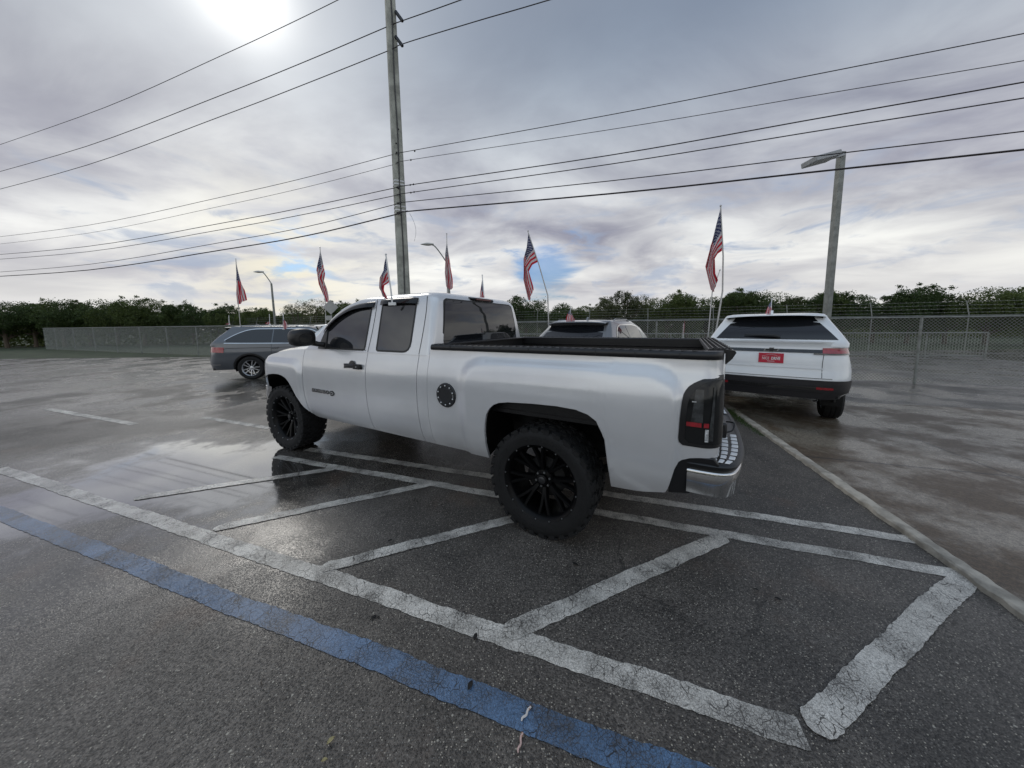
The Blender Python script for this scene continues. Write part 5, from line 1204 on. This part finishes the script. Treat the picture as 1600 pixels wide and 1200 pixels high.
flag('tall_flag', 'narrow hanging stars and stripes flag just right of the concrete pole', fenceY(700), [(699, 470), (698.5, 420), (698, 366)],
     [[(698, 367), (697, 385), (696.5, 402), (696, 425), (698, 447)], [(699.5, 387), (699, 396), (698, 410), (700, 432), (703, 453)], [(703, 408), (704, 412), (704, 420), (706, 436), (706, 450)]], .018, .05, group=FG, seed=8)
flag('tall_flag', 'hanging stars and stripes flag above the front of the truck cab', fenceY(506), [(509, 500), (508, 472), (500, 387)],
     [[(500, 388), (499, 402), (496, 420), (500, 444), (508, 464)], [(504, 408), (501, 416), (497, 430), (503, 446), (511, 472)], [(508, 427), (507, 431), (505, 438), (510, 452), (513, 467)]], .018, .05, group=FG, seed=11)
flag('tall_flag', 'leftmost tall stars and stripes flag, over the blue grey SUV', fenceY(372), [(375, 503), (372, 470), (368.5, 405)],
     [[(369, 406), (370, 424), (370.5, 440), (371, 458), (373, 476)], [(372, 424), (373, 434), (374, 446), (375, 460), (377, 473)], [(377, 442), (379, 446), (381, 452), (382, 460), (384, 469)]], .018, .05, group=FG, seed=13)
# bare second pole leaning beside the tallest flag
P = [at(x, y, fenceY(1110)) for x, y in ((1106, 530), (1113, 455), (1125, 422))]; b = Vector((P[0].x-.05, P[0].y, 0))
e = empty('bare_flag_pole', tuple(b), 0, 'empty metal flag pole with a bent top leaning beside the tallest flag', 'flag pole')
MB().tube([q-b for q in [b]+P], [.018, .017, .014, .009], 8).build('pole', FPOLE, e); MB().lathe([(0, -.02), (.022, -.015), (.022, .015), (0, .02)], 10, tuple(P[-1]-b)).build('finial', WPL, e)
CG = 'small flags clipped to car windows'
def tw(s, y, z): return truck_m @ Vector((s, y, z))
truck_m = Matrix.Translation((TX-TL.x, TY-TL.y, 0)) @ Matrix.Rotation(math.pi-PHI, 4, 'Z')
q = tw(1.80, .80, 1.86)
flag('car_flag', 'small stars and stripes flag on a white staff clipped to the truck rear side window', q.y-.13, [(613, 475), (611, 455), (603, 399)],
     [[(603, 401), (600, 416), (597, 430), (595, 448), (600, 461)], [(605, 420), (601, 427), (597, 437), (596, 452), (603, 467)], [(608, 441), (605, 444), (601, 447), (602, 456), (606, 465)]], .008, .02, group=CG, clip=True, polem=WPL, seed=2, base_z=None)
q = tw(1.62, -.80, 1.9)
flag('car_flag', 'small stars and stripes flag showing above the truck roof brake light', q.y+.02, [(757, 478), (756, 460), (753.5, 431)],
     [[(753.8, 433), (751, 452), (751, 474)], [(754.5, 446), (755, 462), (757, 476)], [(755.6, 460), (759, 470), (763, 478)]], .008, .02, group=CG, clip=True, polem=WPL, seed=4, base_z=None)
flag('car_flag', 'small stars and stripes flag clipped to the silver crossover roof edge', 6.35, [(889, 504), (890, 495), (892, 481)],
     [[(892, 482), (886, 492), (884, 500)], [(892, 486), (893, 494), (893, 502)], [(891.5, 491), (897, 497), (900, 501)]], .006, .02, group=CG, clip=True, polem=WPL, seed=6, base_z=None)
flag('car_flag', 'small stars and stripes flag clipped to the white SUV roof edge', 6.2, [(1203.5, 495), (1204.5, 486), (1206, 467)],
     [[(1206, 469), (1199, 481), (1195, 490)], [(1206, 474), (1202, 484), (1201, 492)], [(1206, 480), (1206, 486), (1206, 492)]], .007, .02, group=CG, clip=True, polem=WPL, seed=7, base_z=None)
for lab, Y, x0, yb_, yt, sd_ in (('small drooping flag clipped to the side window of the blue grey SUV', 9.25, 442.5, 514, 491, 1), ('small drooping flag over the middle of the blue grey SUV roof', 11.3, 421, 507, 492, -1), ('small drooping flag at the left end of the blue grey SUV roof', 11.2, 357.5, 507, 494, -1)):
    flag('car_flag', lab, Y, [(x0+.6, yb_), (x0+.3, (yb_+yt)/2), (x0, yt)],
         [[(x0+.1, yt+6), (x0+1.5, yt+12), (x0+2.5*sd_, yb_)], [(x0+.3, yt+9), (x0+2*sd_, yt+12), (x0+4*sd_, yb_)], [(x0+.5, yt+11), (x0+4*sd_, yt+12), (x0+5*sd_, yb_-1)]], .010, .02, group=CG, clip=True, polem=WPL, seed=int(x0), base_z=None)
# ------------------------------------------------------------------ trees beyond the fences
def crown_mesh(seed, rx, rz, n, leaf_, lobes=9, gap=.0):
    rnd = random.Random(seed); mb = MB(); L = []
    for k in range(lobes):
        a = rnd.random()*6.28; d = rnd.uniform(.15, .72); z = rnd.uniform(-.75, .80); L.append((Vector((math.cos(a)*d*rx, math.sin(a)*d*rx, z*rz*.8)), rnd.uniform(.30, .55)*rx*(1-.25*abs(z))))
    tw_ = []
    for k in range(lobes*4):      # twigs pushing past the outline
        c, r = rnd.choice(L); v = Vector((rnd.gauss(0, 1), rnd.gauss(0, 1), rnd.gauss(.5, .8))).normalized(); tw_.append((c+v*r*rnd.uniform(.9, 1.25), r*rnd.uniform(.10, .24)))
    for k in range(n):
        if rnd.random() < .15: c, r = rnd.choice(tw_); p = c+Vector((rnd.gauss(0, 1), rnd.gauss(0, 1), rnd.gauss(0, 1)))*r*.6
        else:
            c, r = rnd.choice(L); v = Vector((rnd.gauss(0, 1), rnd.gauss(0, 1), rnd.gauss(0, 1))).normalized(); q = r*rnd.uniform(.45, 1)**.5; p = c+v*q
            if noise.noise(p*1.6+Vector((seed, 0, 0))) < -.34+gap: continue
        s = leaf_*rnd.uniform(.6, 1.3); a = Vector((rnd.gauss(0, 1), rnd.gauss(0, 1), rnd.gauss(0, .7))).normalized(); b = a.orthogonal().normalized()
        b = (b*math.cos(k)+a.cross(b)*math.sin(k)); c2 = a.cross(b)
        mb.add([p-b*s*.5, p+c2*s*.3, p+b*s*.5, p-c2*s*.3], [(0, 1, 2, 3)])
    return mb, L
def make_tree(seed, h, rx, lm, n, leaf_, gap=0):
    root = bpy.data.objects.new('tree', None); C.objects.link(root)
    rz = h*.46; cz = h*.56; mb, L = crown_mesh(seed, rx, rz, n, leaf_, 11, gap)
    cr_ = mb.build('crown', lm, root, 0, weld=False); cr_.location = (0, 0, cz)
    t = MB(); t.tube([(0, 0, 0), (.04, .02, h*.15), (-.02, .05, h*.32), (.05, 0, h*.55), (.03, .03, h*.78)], [.16, .13, .11, .08, .03], 8)
    rnd = random.Random(seed+50)
    for c, r in L: st = Vector((0, 0, h*rnd.uniform(.12, .5))); e_ = c+Vector((0, 0, cz)); t.tube([st, (st+e_)*.5+Vector((0, 0, -.05*h)), e_], [.07, .045, .02], 5)
    t.build('trunk', BARK, root); return root
protos = [make_tree(1, 5.0, 2.5, LEAF, 24000, .115), make_tree(2, 4.4, 2.7, LEAF, 24000, .115), make_tree(3, 5.6, 2.3, LEAF2, 17000, .11, .04), make_tree(4, 4.8, 2.6, LEAF, 24000, .12), make_tree(5, 5.0, 2.2, LEAF2, 5500, .10, .12)]
# (px of the crown centre, photo y of its top, prototype, depth)
TR = [(372, 480, 1, 31), (395, 484, 3, 30), (418, 483, 0, 31), (440, 481, 1, 32), (466, 470, 4, 30), (496, 468, 4, 30), (520, 474, 3, 31), (548, 470, 0, 32), (585, 470, 1, 32), (625, 468, 3, 31), (665, 470, 0, 31), (705, 471, 1, 32), (745, 470, 3, 31), (785, 473, 0, 30), (822, 466, 3, 27), (856, 473, 1, 28), (888, 480, 0, 30), (918, 478, 3, 31), (948, 461, 2, 28), (980, 452, 2, 28), (1012, 474, 0, 31), (1042, 459, 3, 28), (1075, 461, 0, 28), (1104, 466, 1, 29), (1136, 457, 3, 27), (1168, 452, 0, 26), (1200, 455, 1, 26), (1232, 462, 2, 26), (1270, 458, 3, 25), (1315, 452, 0, 24), (1365, 458, 1, 24), (1420, 450, 3, 23), (1480, 455, 0, 22), (1545, 448, 1, 21), (1610, 455, 3, 20), (340, 478, 3, 31), (300, 472, 0, 31), (262, 476, 1, 31), (222, 468, 3, 30), (180, 474, 0, 30), (138, 466, 1, 30), (95, 472, 3, 29), (50, 468, 0, 29), (5, 470, 1, 28)]
used = set(); TR.sort()
kinds = {0: 'dense dark green tree', 1: 'broad dark green tree', 2: 'tall dull ragged tree', 3: 'leafy dark tree', 4: 'thin open crowned tree with bare twigs'}
ORD = ['first', 'second', 'third', 'fourth', 'fifth', 'sixth', 'seventh', 'eighth', 'ninth', 'tenth']
def where(px, i):
    L_ = [t for t in TR if t[0] < 510]; Rr = [t for t in TR if t[0] > 815]; m = [t for t in TR if 510 <= t[0] <= 815]
    if px < 510: return ORD[len([t for t in L_ if t[0] > px])] + ' left of the truck cab' if len([t for t in L_ if t[0] > px]) < 10 else ORD[len([t for t in L_ if t[0] < px])]+' from the left end'
    if px <= 815: return '%s behind the truck cab' % ORD[len([t for t in m if t[0] < px])]
    k = len([t for t in Rr if t[0] < px])
    return ORD[k]+' right of the truck cab' if k < 10 else (ORD[k-10]+' right of the tallest flag' if k-10 < 10 else ORD[len([t for t in Rr if t[0] > px])]+' from the right end')
rt_ = random.Random(12)
hs = {0: 5.0, 1: 4.4, 2: 5.6, 3: 4.8, 4: 5.0}
for i, (px, ty_, k, Y) in enumerate(TR):
    t = protos[k] if k not in used else copy_tree(protos[k])
    used.add(k); g = at(px, 500, Y); top = at(px, ty_, Y).z; s = top/(hs[k]*1.0)
    t.location = (g.x, g.y, 0); t.rotation_euler = (0, 0, rt_.random()*6.28); t.scale = (s*rt_.uniform(1.0, 1.12), s*rt_.uniform(1, 1.12), s)
    tag(t, kinds[k]+' beyond the fences, '+where(px, i), 'tree', 'trees beyond the fences')
# undergrowth and the wood behind, too dense to count
mb = MB(); rnd = random.Random(33)
def thicket(mb, x0, x1, y0, y1, z1, n, s0):
    for k in range(n):
        x = rnd.uniform(x0, x1); y = rnd.uniform(y0, y1); h = z1*(.72+.35*noise.noise(Vector((x*.25, y*.25, 3)))+.12*noise.noise(Vector((x*1.3, y, 7)))); p = Vector((x, y+(-.09*abs(x) if y > 0 else 0), rnd.random()**.8*h)); s = s0*rnd.uniform(.6, 1.3)
        a = Vector((rnd.gauss(0, 1), rnd.gauss(0, 1), rnd.gauss(0, 1))).normalized(); b = a.orthogonal().normalized(); c2 = a.cross(b)
        mb.add([p-b*s*.5, p+c2*s*.35, p+b*s*.5, p-c2*s*.35], [(0, 1, 2, 3)])
thicket(mb, -62, 52, 33, 37.5, 4.0, 60000, .26)
tag(mb.build('woodland', LEAF, None, 0, weld=False), 'dark tangled undergrowth filling the gaps behind the tree row', 'woodland', kind='stuff')
mb = MB()
thicket(mb, -60, 50, -34, -30, 5.5, 9000, .8)
o = mb.build('woodland', LEAF, None, 0, weld=False); tag(o, 'distant dark trees across the lot behind the photographer, mirrored in the glass', 'woodland', kind='stuff')
